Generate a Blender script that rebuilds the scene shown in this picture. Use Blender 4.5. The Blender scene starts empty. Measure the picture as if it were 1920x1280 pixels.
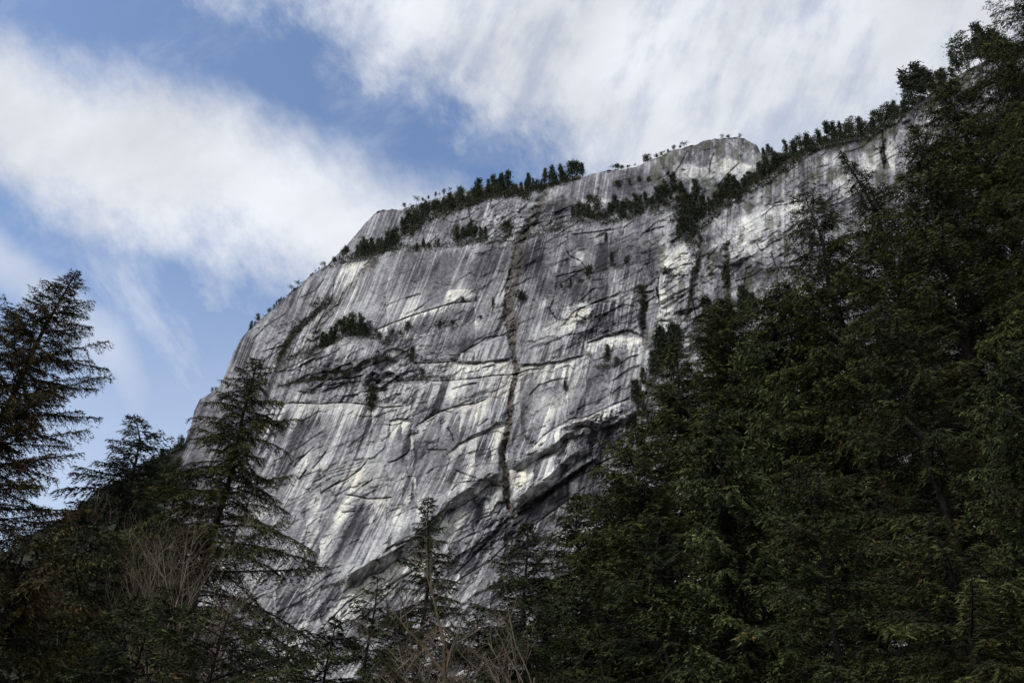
import bpy, math, random
import numpy as np
from mathutils import Vector, Matrix

SC = bpy.context.scene
COL = SC.collection
rng = np.random.default_rng(7)
random.seed(7)

# ------------------------------------------------------------------ camera
F = 1500.0                       # focal length in photograph pixels (1920 wide)
PITCH = math.radians(32.5)
CAMZ = 1.65
cam_d = bpy.data.cameras.new('camera')
cam = bpy.data.objects.new('camera', cam_d)
COL.objects.link(cam)
cam.location = (0, 0, CAMZ)
cam.rotation_euler = (math.radians(90) + PITCH, 0, 0)
cam_d.sensor_width = 36.0
cam_d.lens = 36.0 * F / 1920.0
cam_d.clip_start = 0.1
cam_d.clip_end = 12000
SC.camera = cam
CP, SP = math.cos(PITCH), math.sin(PITCH)

def ray(px, py):
    """direction of sight through a photograph point; y component in world"""
    a = (np.asarray(px, float) - 960.0) / F
    b = (640.0 - np.asarray(py, float)) / F
    return a, CP - b * SP, SP + b * CP          # x, y, z

def at(px, py, Y):
    x, y, z = ray(px, py)
    return np.array([x / y * Y, Y + 0 * x, CAMZ + z / y * Y])

# ------------------------------------------------------------------ helpers
def tag(o, label=None, cat=None, group=None, kind=None):
    if label: o['label'] = label
    if cat: o['category'] = cat
    if group: o['group'] = group
    if kind: o['kind'] = kind
    return o

def np_mesh(name, V, faces, tint=None, smooth=False, mat=None):
    """faces: (n,k) int array with constant k"""
    V = np.asarray(V, np.float32); faces = np.asarray(faces, np.int32)
    n, k = faces.shape
    me = bpy.data.meshes.new(name)
    me.vertices.add(len(V)); me.vertices.foreach_set('co', V.ravel())
    me.loops.add(n * k); me.loops.foreach_set('vertex_index', faces.ravel())
    me.polygons.add(n); me.polygons.foreach_set('loop_start', np.arange(0, n * k, k, dtype=np.int32))
    me.update(calc_edges=True)
    if smooth: me.shade_smooth()
    if tint is not None:
        at_ = me.attributes.new('tint', 'FLOAT_COLOR', 'POINT')
        c = np.ones((len(V), 4), np.float32); c[:, :3] = tint
        at_.data.foreach_set('color', c.ravel())
    if mat: me.materials.append(mat)
    return me

def obj(name, me, parent=None, loc=(0, 0, 0)):
    o = bpy.data.objects.new(name, me); COL.objects.link(o)
    o.location = loc
    if parent: o.parent = parent
    return o

def lattice(seed):
    return np.random.default_rng(seed).random((256, 256)).astype(np.float32)
_lat = {}
def vnoise(x, y, seed):
    if seed not in _lat: _lat[seed] = lattice(seed)
    L = _lat[seed]
    xi = np.floor(x).astype(np.int32); yi = np.floor(y).astype(np.int32)
    fx = (x - xi).astype(np.float32); fy = (y - yi).astype(np.float32)
    fx = fx * fx * fx * (fx * (fx * 6 - 15) + 10); fy = fy * fy * fy * (fy * (fy * 6 - 15) + 10)
    x0 = xi & 255; x1 = (xi + 1) & 255; y0 = yi & 255; y1 = (yi + 1) & 255
    return (L[y0, x0] * (1 - fx) + L[y0, x1] * fx) * (1 - fy) + (L[y1, x0] * (1 - fx) + L[y1, x1] * fx) * fy
def fbm(x, y, seed, octv=4, gain=0.5):
    s = 0; a = 1; t = 0
    for i in range(octv):
        s = s + a * vnoise(x * 2 ** i + 17.3 * i, y * 2 ** i + 5.1 * i, seed + i); t += a; a *= gain
    return s / t            # 0..1
def ridged(x, y, seed, octv=3):
    s = 0; a = 1; t = 0
    for i in range(octv):
        s = s + a * (1 - np.abs(2 * vnoise(x * 2 ** i + 3.7 * i, y * 2 ** i + 9.2 * i, seed + i) - 1)); t += a; a *= 0.5
    return s / t
def sst(x, a, b):
    t = np.clip((x - a) / (b - a), 0, 1); return t * t * (3 - 2 * t)

# ------------------------------------------------------------------ materials
def new_mat(name):
    m = bpy.data.materials.new(name); m.use_nodes = True
    nt = m.node_tree
    for n in list(nt.nodes): nt.nodes.remove(n)
    out = nt.nodes.new('ShaderNodeOutputMaterial')
    b = nt.nodes.new('ShaderNodeBsdfPrincipled')
    nt.links.new(b.outputs[0], out.inputs[0])
    b.inputs['Specular IOR Level'].default_value = 0.15
    return m, nt, b
def attr_node(nt):
    a = nt.nodes.new('ShaderNodeAttribute'); a.attribute_name = 'tint'; return a
def noise_node(nt, scale, detail=4, rough=0.6, coord='Object'):
    tc = nt.nodes.new('ShaderNodeTexCoord'); n = nt.nodes.new('ShaderNodeTexNoise')
    n.inputs['Scale'].default_value = scale; n.inputs['Detail'].default_value = detail
    n.inputs['Roughness'].default_value = rough
    nt.links.new(tc.outputs[coord], n.inputs['Vector']); return n
def maprange(nt, src, a, b, c, d):
    m = nt.nodes.new('ShaderNodeMapRange')
    for i, v in enumerate((a, b, c, d)): m.inputs[i + 1].default_value = v
    nt.links.new(src, m.inputs[0]); return m.outputs[0]
def vscale(nt, col, fac):
    m = nt.nodes.new('ShaderNodeVectorMath'); m.operation = 'SCALE'
    nt.links.new(col, m.inputs[0]); nt.links.new(fac, m.inputs['Scale']); return m.outputs[0]

def mat_rock():
    m, nt, b = new_mat('granite')
    a = attr_node(nt)
    n1 = noise_node(nt, 0.9, 6, 0.7); n2 = noise_node(nt, 0.11, 5, 0.6)
    f1 = maprange(nt, n1.outputs[0], 0.25, 0.75, 0.6, 1.4)
    f2 = maprange(nt, n2.outputs[0], 0.3, 0.7, 0.88, 1.12)
    c = vscale(nt, vscale(nt, a.outputs['Color'], f1), f2)
    nt.links.new(c, b.inputs['Base Color'])
    b.inputs['Roughness'].default_value = 0.85
    bp = nt.nodes.new('ShaderNodeBump'); bp.inputs['Strength'].default_value = 0.55; bp.inputs['Distance'].default_value = 1.2
    n3 = noise_node(nt, 0.45, 8, 0.72)
    nt.links.new(n3.outputs[0], bp.inputs['Height']); nt.links.new(bp.outputs[0], b.inputs['Normal'])
    return m
def mat_leaf(name, scale=2.0, lo=0.7, hi=1.3):
    m, nt, b = new_mat(name)
    a = attr_node(nt); n1 = noise_node(nt, scale, 3)
    c = vscale(nt, a.outputs['Color'], maprange(nt, n1.outputs[0], 0.3, 0.7, lo * .9, hi * .9))
    nt.links.new(c, b.inputs['Base Color']); b.inputs['Roughness'].default_value = 0.65
    return m
def mat_bark(name, c0, c1, scale=6):
    m, nt, b = new_mat(name)
    n1 = noise_node(nt, scale, 5); r = nt.nodes.new('ShaderNodeValToRGB')
    r.color_ramp.elements[0].position = 0.35; r.color_ramp.elements[1].position = 0.65
    r.color_ramp.elements[0].color = (*c0, 1); r.color_ramp.elements[1].color = (*c1, 1)
    nt.links.new(n1.outputs[0], r.inputs[0]); nt.links.new(r.outputs[0], b.inputs['Base Color'])
    b.inputs['Roughness'].default_value = 0.9
    return m
ROCK = mat_rock()
LEAF = mat_leaf('conifer_needles')
FARLEAF = mat_leaf('far_needles', 0.4)
BARK = mat_bark('dark_bark', (.006, .005, .004), (.024, .019, .015))
FARBARK = mat_bark('far_bark', (0.03, 0.025, 0.02), (0.1, 0.085, 0.07), 1.0)
TWIG = mat_bark('pale_twigs', (.035, .027, .02), (.20, .165, .13), 1.2)
MOSSY = mat_bark('mossy_bark', (.025, .026, .011), (.085, .062, .04), 4)

# ------------------------------------------------------------------ the granite wall
SKY = [(-400,1250),(0,1040),(60,1000),(157,951),(213,915),(270,880),(320,848),(347,830),(352,812),(359,795),(364,770),(375,748),(392,738),(410,727),
 (420,705),(428,687),(437,663),(450,637),(467,618),(490,597),(520,570),(547,547),(567,530),(587,513),(613,497),(625,484),(647,463),
 (667,440),(683,420),(700,404),(708,398.5),(717,395),(726,393),(736,392.5),(746,393),(757,392),(800,377),(833,365),(870,360),(905,352),(960,348),(1040,345),(1073,338),(1100,328),
 (1123,323),(1147,320),(1173,317),(1207,307),(1240,293),(1253,283),(1300,273),(1313,265),(1333,261),(1390,259),(1407,265),(1420,273),
 (1426,287),(1440,289),(1460,287),(1480,288),(1530,270),(1600,256),(1660,236),(1720,192),(1760,165),(1800,140),(1850,112),(1900,92),(1960,66),(2400,-60)]
def pl(poly, s):
    p = np.asarray(poly, float); return np.interp(s, p[:, 0], p[:, 1])

NC, NR = 1640, 900
s1 = np.concatenate([np.linspace(-400, 140, 60, endpoint=False), np.linspace(140, 1960, NC - 90), np.linspace(1975, 2400, 30)])
NC = len(s1)
sky1 = pl(SKY, s1) + (fbm(s1 / 11, s1 * 0 + 3, 601, 3) - .5) * 5 * sst(s1, 300, 460) + (fbm(np.floor(s1 / 7) * .37, s1 * 0, 602, 2) - .5) * 2.5 * sst(s1, 300, 460)
r1 = np.linspace(0, 1, NR) ** 1.08
S = np.repeat(s1[None, :], NR, 0)
T = sky1[None, :] + (1430 - sky1)[None, :] * r1[:, None]
T0 = sky1[None, :]
DSK = T - T0

A_, B_, C_ = 430.0, -0.25, 0.2
def base_depth(s, t):
    x, y, z = ray(s, t)
    return A_ / (1 - B_ * (x / y) - C_ * (z / y))

def polydist(poly, pad=40):
    """signed-ish distance to polyline: (|d|, along 0..1) on the whole grid, inf outside the padded box"""
    p = np.asarray(poly, float)
    D = np.full(S.shape, 1e3, np.float32); AL = np.zeros(S.shape, np.float32)
    c0 = np.searchsorted(s1, p[:, 0].min() - pad); c1 = np.searchsorted(s1, p[:, 0].max() + pad)
    s = S[:, c0:c1]; t = T[:, c0:c1]
    seg = np.hypot(np.diff(p[:, 0]), np.diff(p[:, 1])); cum = np.concatenate([[0], np.cumsum(seg)]); tot = cum[-1]
    d = D[:, c0:c1]; al = AL[:, c0:c1]
    for i in range(len(p) - 1):
        ax, ay = p[i]; bx, by = p[i + 1]; L2 = max(seg[i] ** 2, 1e-6)
        u = np.clip(((s - ax) * (bx - ax) + (t - ay) * (by - ay)) / L2, 0, 1)
        dd = np.hypot(s - ax - u * (bx - ax), t - ay - u * (by - ay))
        k = dd < d
        d[k] = dd[k]; al[k] = ((cum[i] + u * seg[i]) / tot)[k]
    return D, AL

# warped copies of the image coordinates so that no hand-drawn line stays straight
WX = (fbm(S / 26, T / 26, 11, 3) - .5) * 9; WY = (fbm(S / 22, T / 22, 21, 4) - .5) * 9
SW, TW = S + WX, T + WY

def worley(x, y, seed):
    """angular cells: edge distance and three random values per cell, plus offset from the cell centre"""
    R = np.random.default_rng(seed).random((128, 128, 5)).astype(np.float32)
    xi = np.floor(x).astype(np.int32); yi = np.floor(y).astype(np.int32)
    f1 = np.full(x.shape, 9., np.float32); f2 = f1.copy(); out = [np.zeros(x.shape, np.float32) for _ in range(5)]
    for a in (-1, 0, 1):
        for b in (-1, 0, 1):
            cx = (xi + a) & 127; cy = (yi + b) & 127; c = R[cy, cx]
            dx = (x - xi - a - c[..., 0]).astype(np.float32); dy = (y - yi - b - c[..., 1]).astype(np.float32); d = np.hypot(dx, dy)
            n = d < f1; f2 = np.where(n, f1, np.minimum(f2, d)); f1 = np.where(n, d, f1)
            for i, v in enumerate((c[..., 2], c[..., 3], c[..., 4], dx, dy)): out[i] = np.where(n, v, out[i])
    return f2 - f1, out
_a = math.radians(27)
_P = S * math.cos(_a) - T * math.sin(_a) + WX * .35; _Q = S * math.sin(_a) + T * math.cos(_a) + WY * .35
EB, (b1, b2, b3, bx_, by_) = worley(_P / 46, _Q / 15, 501)
EM, (m1, m2, m3, mx_, my_) = worley(_P / 17 + 40, _Q / 6.5, 502)
JAG = (b1 - .5) * 4 + (m1 - .5) * 2.4          # angular wobble for ledge lines, in image pixels

Yd = base_depth(S, T).astype(np.float64)
disp = np.zeros(S.shape, np.float32)        # metres towards the valley
crack = np.zeros(S.shape, np.float32)       # 0..1 dark crevice
pale = np.zeros(S.shape, np.float32)
dark = np.zeros(S.shape, np.float32)
brown = np.zeros(S.shape, np.float32)
under = np.zeros(S.shape, np.float32)

# large shape: rounded left nose and crest
D, _ = polydist([q for q in SKY if 300 < q[0] < 760], 400)
Yd += 75 * np.clip(1 - D / 170, 0, 1) ** 2.2
D, _ = polydist([q for q in SKY if 700 < q[0] < 1440], 200)
Yd += 30 * np.clip(1 - D / 60, 0, 1) ** 2.4
Yd += 40 * sst(S, 620, 200)

def terrace(poly, h, w=5, e=25):
    """everything above the line stands h metres further back"""
    p = np.asarray(poly, float)
    y = pl(poly, S) + WY * .5
    end = sst(S, p[0, 0], p[0, 0] + e) * (1 - sst(S, p[-1, 0] - e, p[-1, 0]))
    global Yd
    Yd = Yd + h * end * sst(y - T, 0, w)
    Dd = np.abs(y - T)
    return end
L_T1 = [(725,470),(750,455),(767,440),(800,412),(840,399),(873,388),(940,368),(975,364),(992,372),(1012,368),(1030,352),(1073,340),(1110,322),(1140,310)]
L_T2 = [(600,520),(620,500),(640,492),(667,489),(700,483),(750,463),(780,470),(820,463),(850,460),(917,452),(957,449),(1010,440),(1040,428),(1065,420)]
L_T4 = [(1040,425),(1073,413),(1140,418),(1190,404),(1240,395),(1262,400),(1285,455),(1312,458)]
L_BT = [(1287,462),(1300,455),(1312,440),(1347,400),(1372,380),(1397,363),(1447,337),(1463,323),(1497,300),(1533,280),(1570,270),(1597,263),(1633,257),(1653,243),
        (1680,230),(1707,200),(1733,180),(1790,150),(1850,118),(1900,98),(1990,62)]
L_T5 = [(575,665),(593,655),(621,643),(637,634),(669,631),(704,632),(719,643),(746,633),(779,633),(800,629),(829,620),(860,609),(892,600),(912,591),(937,581),(975,572)]
L_M1 = [(1000,565),(1053,543),(1070,535),(1107,517),(1130,510),(1180,497),(1235,482)]
terrace(L_T1, 30); terrace(L_T2, 60); terrace(L_T4, 60)
terrace(L_BT, 60, 6, 25); terrace(L_T5, 12, 4); terrace(L_M1, 6, 3)
terrace([(1000,385),(1060,382),(1110,372),(1150,362),(1200,350),(1250,352),(1330,356),(1420,352)], 14, 8)
# left edge of the right buttress and the gullied strip beside it
edge = np.interp(T, [400, 440, 500, 600, 700, 900], [1330, 1318, 1345, 1330, 1300, 1240])
Yd -= 26 * sst(S + WX, edge - 8, edge + 26) * sst(T, 380, 450)
edge2 = np.interp(T, [440, 520, 600, 700, 900], [1236, 1232, 1215, 1200, 1180])
Yd -= 12 * sst(S + WX, edge2 - 6, edge2 + 14) * sst(T, 450, 475)

RN = fbm(S / 24 + JAG / 9, T / 60, 505, 2)
FE = 1500 * .55 / 560.0          # px per metre of horizontal outstand seen from below
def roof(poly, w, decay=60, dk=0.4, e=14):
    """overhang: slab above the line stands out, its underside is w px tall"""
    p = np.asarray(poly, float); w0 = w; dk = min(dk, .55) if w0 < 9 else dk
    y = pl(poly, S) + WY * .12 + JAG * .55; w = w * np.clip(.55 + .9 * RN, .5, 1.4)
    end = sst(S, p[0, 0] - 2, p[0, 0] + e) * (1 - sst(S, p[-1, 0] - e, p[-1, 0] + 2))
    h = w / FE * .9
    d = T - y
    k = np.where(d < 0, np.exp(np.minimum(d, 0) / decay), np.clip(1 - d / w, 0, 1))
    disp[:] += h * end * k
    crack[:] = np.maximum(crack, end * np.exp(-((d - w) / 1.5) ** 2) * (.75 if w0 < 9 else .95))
    if dk < 0: pale[:] = np.maximum(pale, end * ((d > 0) & (d < w)) * -dk)  # paler underside colour offsets the shade of the overhang
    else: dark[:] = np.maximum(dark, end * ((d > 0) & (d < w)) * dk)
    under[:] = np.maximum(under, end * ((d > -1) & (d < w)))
NZ5 = (fbm(S / 5, T / 5, 31, 2) - .5) * 1.0
def cr(poly, w=1.3, depth=3.0, edge_pale=0.0, taper=True, dkk=1.0):
    y_p = np.asarray(poly, float)
    D, AL = polydist(poly, 30)
    # wobble: re-evaluate with noise in distance
    c0 = np.searchsorted(s1, y_p[:, 0].min() - 30); c1 = np.searchsorted(s1, y_p[:, 0].max() + 30); B = np.s_[:, c0:c1]
    D, AL = D[B], AL[B]
    k = np.exp(-(np.clip(D + NZ5[B], 0, 99) / w) ** 3)
    if taper: k = k * sst(AL, 0, .08) * (1 - sst(AL, .92, 1))
    crack[B] = np.maximum(crack[B], k * dkk); disp[B] -= depth * k
# great diagonal overhangs
R8 = [(640,1086),(663,1070),(687,1058),(720,1040),(760,1018),(800,985),(840,940),(880,911),(919,886),(946,886)]
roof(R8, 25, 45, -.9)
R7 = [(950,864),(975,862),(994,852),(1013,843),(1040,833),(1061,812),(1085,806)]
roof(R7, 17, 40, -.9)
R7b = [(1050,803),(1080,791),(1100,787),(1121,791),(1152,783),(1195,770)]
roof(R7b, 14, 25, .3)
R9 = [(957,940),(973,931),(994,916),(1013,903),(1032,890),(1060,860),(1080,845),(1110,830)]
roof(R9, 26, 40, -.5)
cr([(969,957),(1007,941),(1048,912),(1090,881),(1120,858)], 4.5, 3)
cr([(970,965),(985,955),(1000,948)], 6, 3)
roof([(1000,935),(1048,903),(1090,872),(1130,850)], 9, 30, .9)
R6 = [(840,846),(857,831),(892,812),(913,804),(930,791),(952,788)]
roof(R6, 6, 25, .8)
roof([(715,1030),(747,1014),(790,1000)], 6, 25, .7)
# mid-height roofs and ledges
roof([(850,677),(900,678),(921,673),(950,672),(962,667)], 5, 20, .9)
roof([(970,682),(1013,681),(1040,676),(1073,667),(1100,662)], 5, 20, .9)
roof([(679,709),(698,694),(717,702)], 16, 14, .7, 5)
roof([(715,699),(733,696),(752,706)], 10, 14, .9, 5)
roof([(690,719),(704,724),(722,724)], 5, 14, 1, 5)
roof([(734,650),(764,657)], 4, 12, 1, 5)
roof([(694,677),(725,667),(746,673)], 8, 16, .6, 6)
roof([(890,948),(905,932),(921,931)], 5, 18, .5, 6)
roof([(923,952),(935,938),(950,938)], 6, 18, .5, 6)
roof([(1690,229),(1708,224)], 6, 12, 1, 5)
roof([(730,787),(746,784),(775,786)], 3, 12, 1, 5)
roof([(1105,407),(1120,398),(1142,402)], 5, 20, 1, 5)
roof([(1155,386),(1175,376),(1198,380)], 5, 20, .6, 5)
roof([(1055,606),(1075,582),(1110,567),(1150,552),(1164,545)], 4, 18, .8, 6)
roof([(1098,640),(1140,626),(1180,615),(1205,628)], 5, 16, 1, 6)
CR = [
 [(517,728),(547,717),(590,712),(630,712),(667,707),(690,700)], [(600,700),(640,696),(662,691),(694,678)],
 [(773,681),(800,681),(850,678)], [(754,716),(779,712),(820,714),(860,712),(892,709),(925,704),(967,702),(992,693),(1030,690)],
 [(513,757),(555,755),(600,757),(640,754),(662,755),(720,764),(770,760)], [(729,789),(746,785),(773,786)],
 [(780,800),(800,785),(829,770),(858,761),(892,756),(919,745)], [(698,622),(733,607),(771,592),(819,577),(850,568),(892,565)],
 [(862,664),(898,643),(912,633),(942,629),(955,620)], [(800,843),(840,843)], [(986,846),(994,843),(1007,829),(1019,816),(1040,802),(1071,785),(1102,781),(1140,762),(1185,745)],
 [(1073,897),(1100,885),(1130,872)], [(960,1010),(1000,985),(1040,955),(1075,930)], [(720,1034),(747,1014),(780,1000),(830,958),(846,941)],
 [(550,880),(556,866),(575,850),(590,836)], [(585,880),(600,862),(612,845)], [(625,910),(650,898),(675,880),(690,862)],
 [(678,912),(700,898)], [(645,927),(660,928),(690,935),(715,934),(738,932)], [(585,905),(600,898),(612,890)],
 [(845,730),(870,722),(895,718)], [(860,905),(845,920)], [(725,868),(745,862),(763,850),(770,840)], [(640,960),(668,958)],
 [(850,880),(905,900),(850,905)], [(895,800),(917,784)], [(700,1120),(740,1090),(790,1062),(830,1050)],
 [(838,800),(848,815),(850,828)], [(1040,560),(1030,580),(1045,600)], [(1090,575),(1080,590),(1100,600)],
 [(600,1180),(650,1130),(700,1100)], [(680,1160),(720,1120),(752,1090)], [(760,560),(790,550)], [(935,560),(950,530),(960,500)],
 [(1060,465),(1068,480),(1090,490),(1100,505)], [(1040,520),(1070,512),(1100,505)], [(1455,500),(1445,470)], 
 [(990,745),(1010,722),(1040,712),(1070,708)], [(520,700),(560,680),(600,660),(620,640)], [(470,640),(500,610),(540,585)],
 [(480,700),(500,672),(530,650)], [(1070,440),(1110,436),(1150,430)], [(1200,440),(1230,428),(1248,425)], [(1290,280),(1275,310),(1262,330)],
 [(1340,283),(1332,305),(1330,330)], [(1390,302),(1365,325),(1350,345),(1335,352)], [(960,430),(985,425),(1020,415)], [(1654,243),(1658,290),(1670,320)],
 [(560,560),(590,545),(610,520)], [(585,640),(600,600),(622,560),(628,520)], [(1400,500),(1395,540),(1410,560)], [(1240,500),(1232,540),(1238,580)],
 [(1300,500),(1295,550),(1310,610)], [(850,1080),(890,1040),(930,1000),(960,962)], [(820,1120),(870,1080),(920,1050),(960,1010)],
 [(900,690),(930,684)],[(870,700),(900,694)],[(560,900),(575,880)],[(600,925),(640,900)],[(1150,690),(1180,670),(1200,665)],
]
for c in CR: cr(c, 1.1 + random.random() * .5, 1.3)
# many short exfoliation cracks running up to the right
for i in range(230):
    x = random.uniform(430, 1240); y = random.uniform(420, 1180)
    if y < pl(SKY, x) + 30 or random.random() < .2 or (x > 980 and y < 560 and random.random() < .65): continue
    ang = math.radians(random.gauss(30, 14) if y > 600 else random.gauss(20, 22)); L = random.uniform(12, 55)
    cv = random.gauss(0, .25); pts = []
    for k in range(5):
        u = k / 4; pts.append((x + L * u * math.cos(ang), y - L * u * math.sin(ang + cv * (u - .5)) + 2 * math.sin(u * 7 + i)))
    cr(pts, random.uniform(.4, .8), .6, dkk=random.uniform(.35, .85))
for (x0, x1, y0, y1, an, n_) in ((1095, 1185, 785, 880, 27, 26), (860, 1000, 965, 1070, 46, 26), (560, 700, 690, 750, 12, 14), (620, 760, 1090, 1180, 42, 14), (1010, 1080, 900, 960, 34, 8)):
    for i in range(n_):
        x = random.uniform(x0, x1); y = random.uniform(y0, y1); L = random.uniform(20, 60); a_ = math.radians(an + random.gauss(0, 6))
        cr([(x + L * u * math.cos(a_), y - L * u * math.sin(a_) + random.gauss(0, 1.5)) for u in (0, .3, .6, 1)], random.uniform(.6, 1.6), 1.0, dkk=random.uniform(.5, 1))
# rubble dyke and gully that split the wall
DY = [(975,448),(968,490),(962,530),(954,572),(958,610),(962,652),(969,695),(962,722),(958,747),(956,781),(952,810),(944,835),(940,850),(943,868),(950,885),(949,916),(950,937),(962,960)]
D, _ = polydist(DY, 40)
dw = np.interp(T, [440, 600, 660, 720, 960], [12, 12, 5, 5.5, 6]) + (fbm(S / 7, T / 7, 41, 3) - .5) * 6
k = 1 - sst(D, dw * .7, dw * 1.15)
disp -= 1.6 * k * (.4 + 1.2 * fbm(S / 4, T / 4, 43, 2)); brown = np.maximum(brown, k * np.interp(T, [440, 700], [.45, .9])); dark = np.maximum(dark, k * .3)
rub = k * .5
D, _ = polydist([(1022,352),(1012,385),(1003,410),(985,440)], 30); k = 1 - sst(D + WX * .5, 5, 12); disp -= 1.5 * k; brown = np.maximum(brown, k * .4); dark = np.maximum(dark, k * .35); rub = np.maximum(rub, k)
for g, w, dep in (([(700,490),(640,560),(600,610),(570,660),(525,690)], 9, 7), ([(622,560),(590,590),(550,625),(520,680)], 8, 6),
                  ([(1365,460),(1362,520),(1370,600)], 8, 9), ([(1210,560),(1205,600),(1215,650)], 8, 5), ([(1310,450),(1318,470),(1305,520),(1290,600)], 7, 9),
                  ([(1660,262),(1655,285),(1660,315)], 4, 4), ([(1255,330),(1240,300),(1252,284)], 4, 4)):
    D, _ = polydist(g, 30); k = 1 - sst(D + WX * .6, w * .3, w * 1.2); disp -= dep * .38 * k; brown = np.maximum(brown, k * .35); dark = np.maximum(dark, k * .35); rub = np.maximum(rub, k * .6)

# craggy zones: where the relief is broken rather than smooth slab
def blob(cx, cy, rx, ry, rot=0):
    c, s_ = math.cos(math.radians(rot)), math.sin(math.radians(rot))
    dx = SW + WX - cx; dy = TW + WY - cy
    u = (dx * c - dy * s_) / rx; v = (dx * s_ + dy * c) / ry
    return np.exp(-(u * u + v * v) ** 1.5)
crag = .25 + .9 * blob(690, 705, 130, 45, 8) + .8 * blob(560, 650, 60, 60, 45) + .6 * blob(1290, 560, 90, 130) + .9 * blob(1150, 800, 90, 40, 25) \
     + .35 * blob(930, 1000, 80, 50, 40) + .5 * blob(1450, 440, 120, 60, 30) + .7 * blob(980, 420, 100, 30, 15) + .2 * blob(640, 1150, 90, 60, 40) + .5 * blob(1110,600,60,50)
crag += .55 * (T < pl(L_T2, S)) * (S > 740) * (S < 1065) * blob(900, 420, 190, 50, 5) + .12
crag = np.clip(crag, 0, 1.3) + rub * .8
# diagonal coordinate system of the exfoliation sheets
ang = math.radians(28)
Pq = S * math.cos(ang) - T * math.sin(ang); Qq = S * math.sin(ang) + T * math.cos(ang)
n0 = fbm(Pq / 150 + WX / 90, Qq / 48 + WY / 70, 51, 2)
lev = n0 * 8; fr = lev - np.floor(lev)
plate = np.floor(lev) + sst(fr, .86, 1.0)
disp += (plate - 5) * 1.1 * (.35 + .65 * np.clip(crag, 0, 1))
n0b = fbm(Pq / 70 + 30, Qq / 26, 57, 2); lev = n0b * 6; fr2 = lev - np.floor(lev)
disp += (np.floor(lev) + sst(fr2, .8, 1.0) - 4) * 1.3 * np.clip(crag - .1, 0, 1)
crack = np.maximum(crack, np.exp(-((fr2 - .82) / .035) ** 2) * np.clip(crag - .6, 0, 1) * .5)
disp += (ridged(Pq / 40, Qq / 16, 61, 4) - .5) * 3.6 * crag
disp += ((b1 - .5) * 3.2 + bx_ * (b2 - .5) * 3.5 + by_ * (b3 - .5) * 4.5) * np.clip(crag, .3, 1.2)
disp += ((m1 - .5) * 1.3 + mx_ * (m2 - .5) * 1.5 + my_ * (m3 - .5) * 1.8) * np.clip(crag * 1.1 - .05, .18, 1.2)
_br = sst(fbm(S / 16, T / 16, 506, 3), .50, .62)
crack = np.maximum(crack, (1 - sst(EB, .02, .075)) * _br * np.clip(crag * 1.1, .28, .95))
crack = np.maximum(crack, (1 - sst(EM, .04, .14)) * sst(fbm(S / 12, T / 12, 507, 3), .52, .62) * np.clip(crag - .25, 0, .8))
disp += (fbm(S / 90, T / 90, 71, 4) - .5) * 10
disp += (fbm(S / 6, T / 6, 76, 3) - .5) * 1.6 * (.3 + crag)

# every slab between two ledges carries its own stain pattern
zone = np.zeros(S.shape, np.float32)
for zi, ln in enumerate((L_T1, L_T2, L_T4, L_T5, L_M1, R8, R7, R9, R6, R7b, [(517,728),(590,712),(667,707),(700,697),(746,672),(800,681),(850,678),(921,673),(970,683),(1040,676),(1100,662),(1200,650)],
                         [(754,716),(820,714),(860,712),(925,704),(992,693),(1060,688)], [(513,757),(600,757),(662,755),(770,760)], [(780,800),(829,770),(858,761),(892,756),(919,745)],
                         [(698,622),(733,607),(771,592),(819,577),(850,568),(892,565)], [(862,664),(898,643),(942,629),(962,618)], [(986,846),(1007,829),(1040,802),(1071,785),(1102,781),(1185,745)],
                         [(1055,606),(1075,582),(1110,567),(1164,545)], [(1098,640),(1140,626),(1205,628)], [(730,787),(775,786)])):
    pn = np.asarray(ln, float)
    zone += (zi * 3.7 + 5) * ((S + WX > pn[0, 0]) & (S + WX < pn[-1, 0]) & (T > pl(ln, S) + WY * .28))
zh = np.modf(np.abs(np.sin(zone * 12.9898) * 43758.5))[0] - .5
ph = np.modf(np.abs(np.sin(plate * 78.233 + 3) * 43758.5))[0] - .5
# fall lines: water runs down the slab and drifts left on the western side
lean = np.interp(S, [350, 700, 950, 1200, 1400, 1700], [.42, .42, .38, .16, .02, -.05])
U = S + lean * (T - 700) + .00020 * np.clip(T - 800, 0, 500) ** 2 * np.clip((1150 - S) / 400, 0, 1.2)
U = U + (fbm(S / 150, T / 220, 81, 2) - .5) * 18 + (fbm(S / 20, T / 60, 83, 2) - .5) * 1.2
U = U + zone * 31.7
def streak(w, L, seed, o=2): return fbm(U / w, T / L, seed, o)
s_a = streak(40, 520, 91, 3); s_b = streak(14, 300, 95); s_c = sst(streak(5, 170, 99), .22, .78); s_d = sst(streak(2.0, 110, 103), .2, .8)
st = ((s_a - .5) * (.95 + .5 * sst(T, 720, 860) * (S < 960)) + (s_b - .5) * .75 + (s_c - .5) * .34 + (s_d - .5) * .26) * (.10 + 1.25 * sst(fbm(U / 34, T / 60, 181, 3), .40, .60)) * (1 - .55 * (T < pl(L_T2, S)) * (S < 1065)) * np.interp(T + 0 * S, [380, 800], [.75, 1.0]) * (1 - .5 * sst(S, 960, 1100) * (1 - sst(T, 540, 640))) * np.interp(S, [1180, 1330], [1, .6]) * (1 - .5 * blob(1250, 330, 170, 60, 12))
disp += (s_b - .5) * .35 + (s_a - .5) * 2.0

def pz(v, *b): 
    global pale; pale = np.maximum(pale, v * blob(*b))
def dz(v, *b):
    global dark; dark = np.maximum(dark, v * blob(*b))
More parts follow.
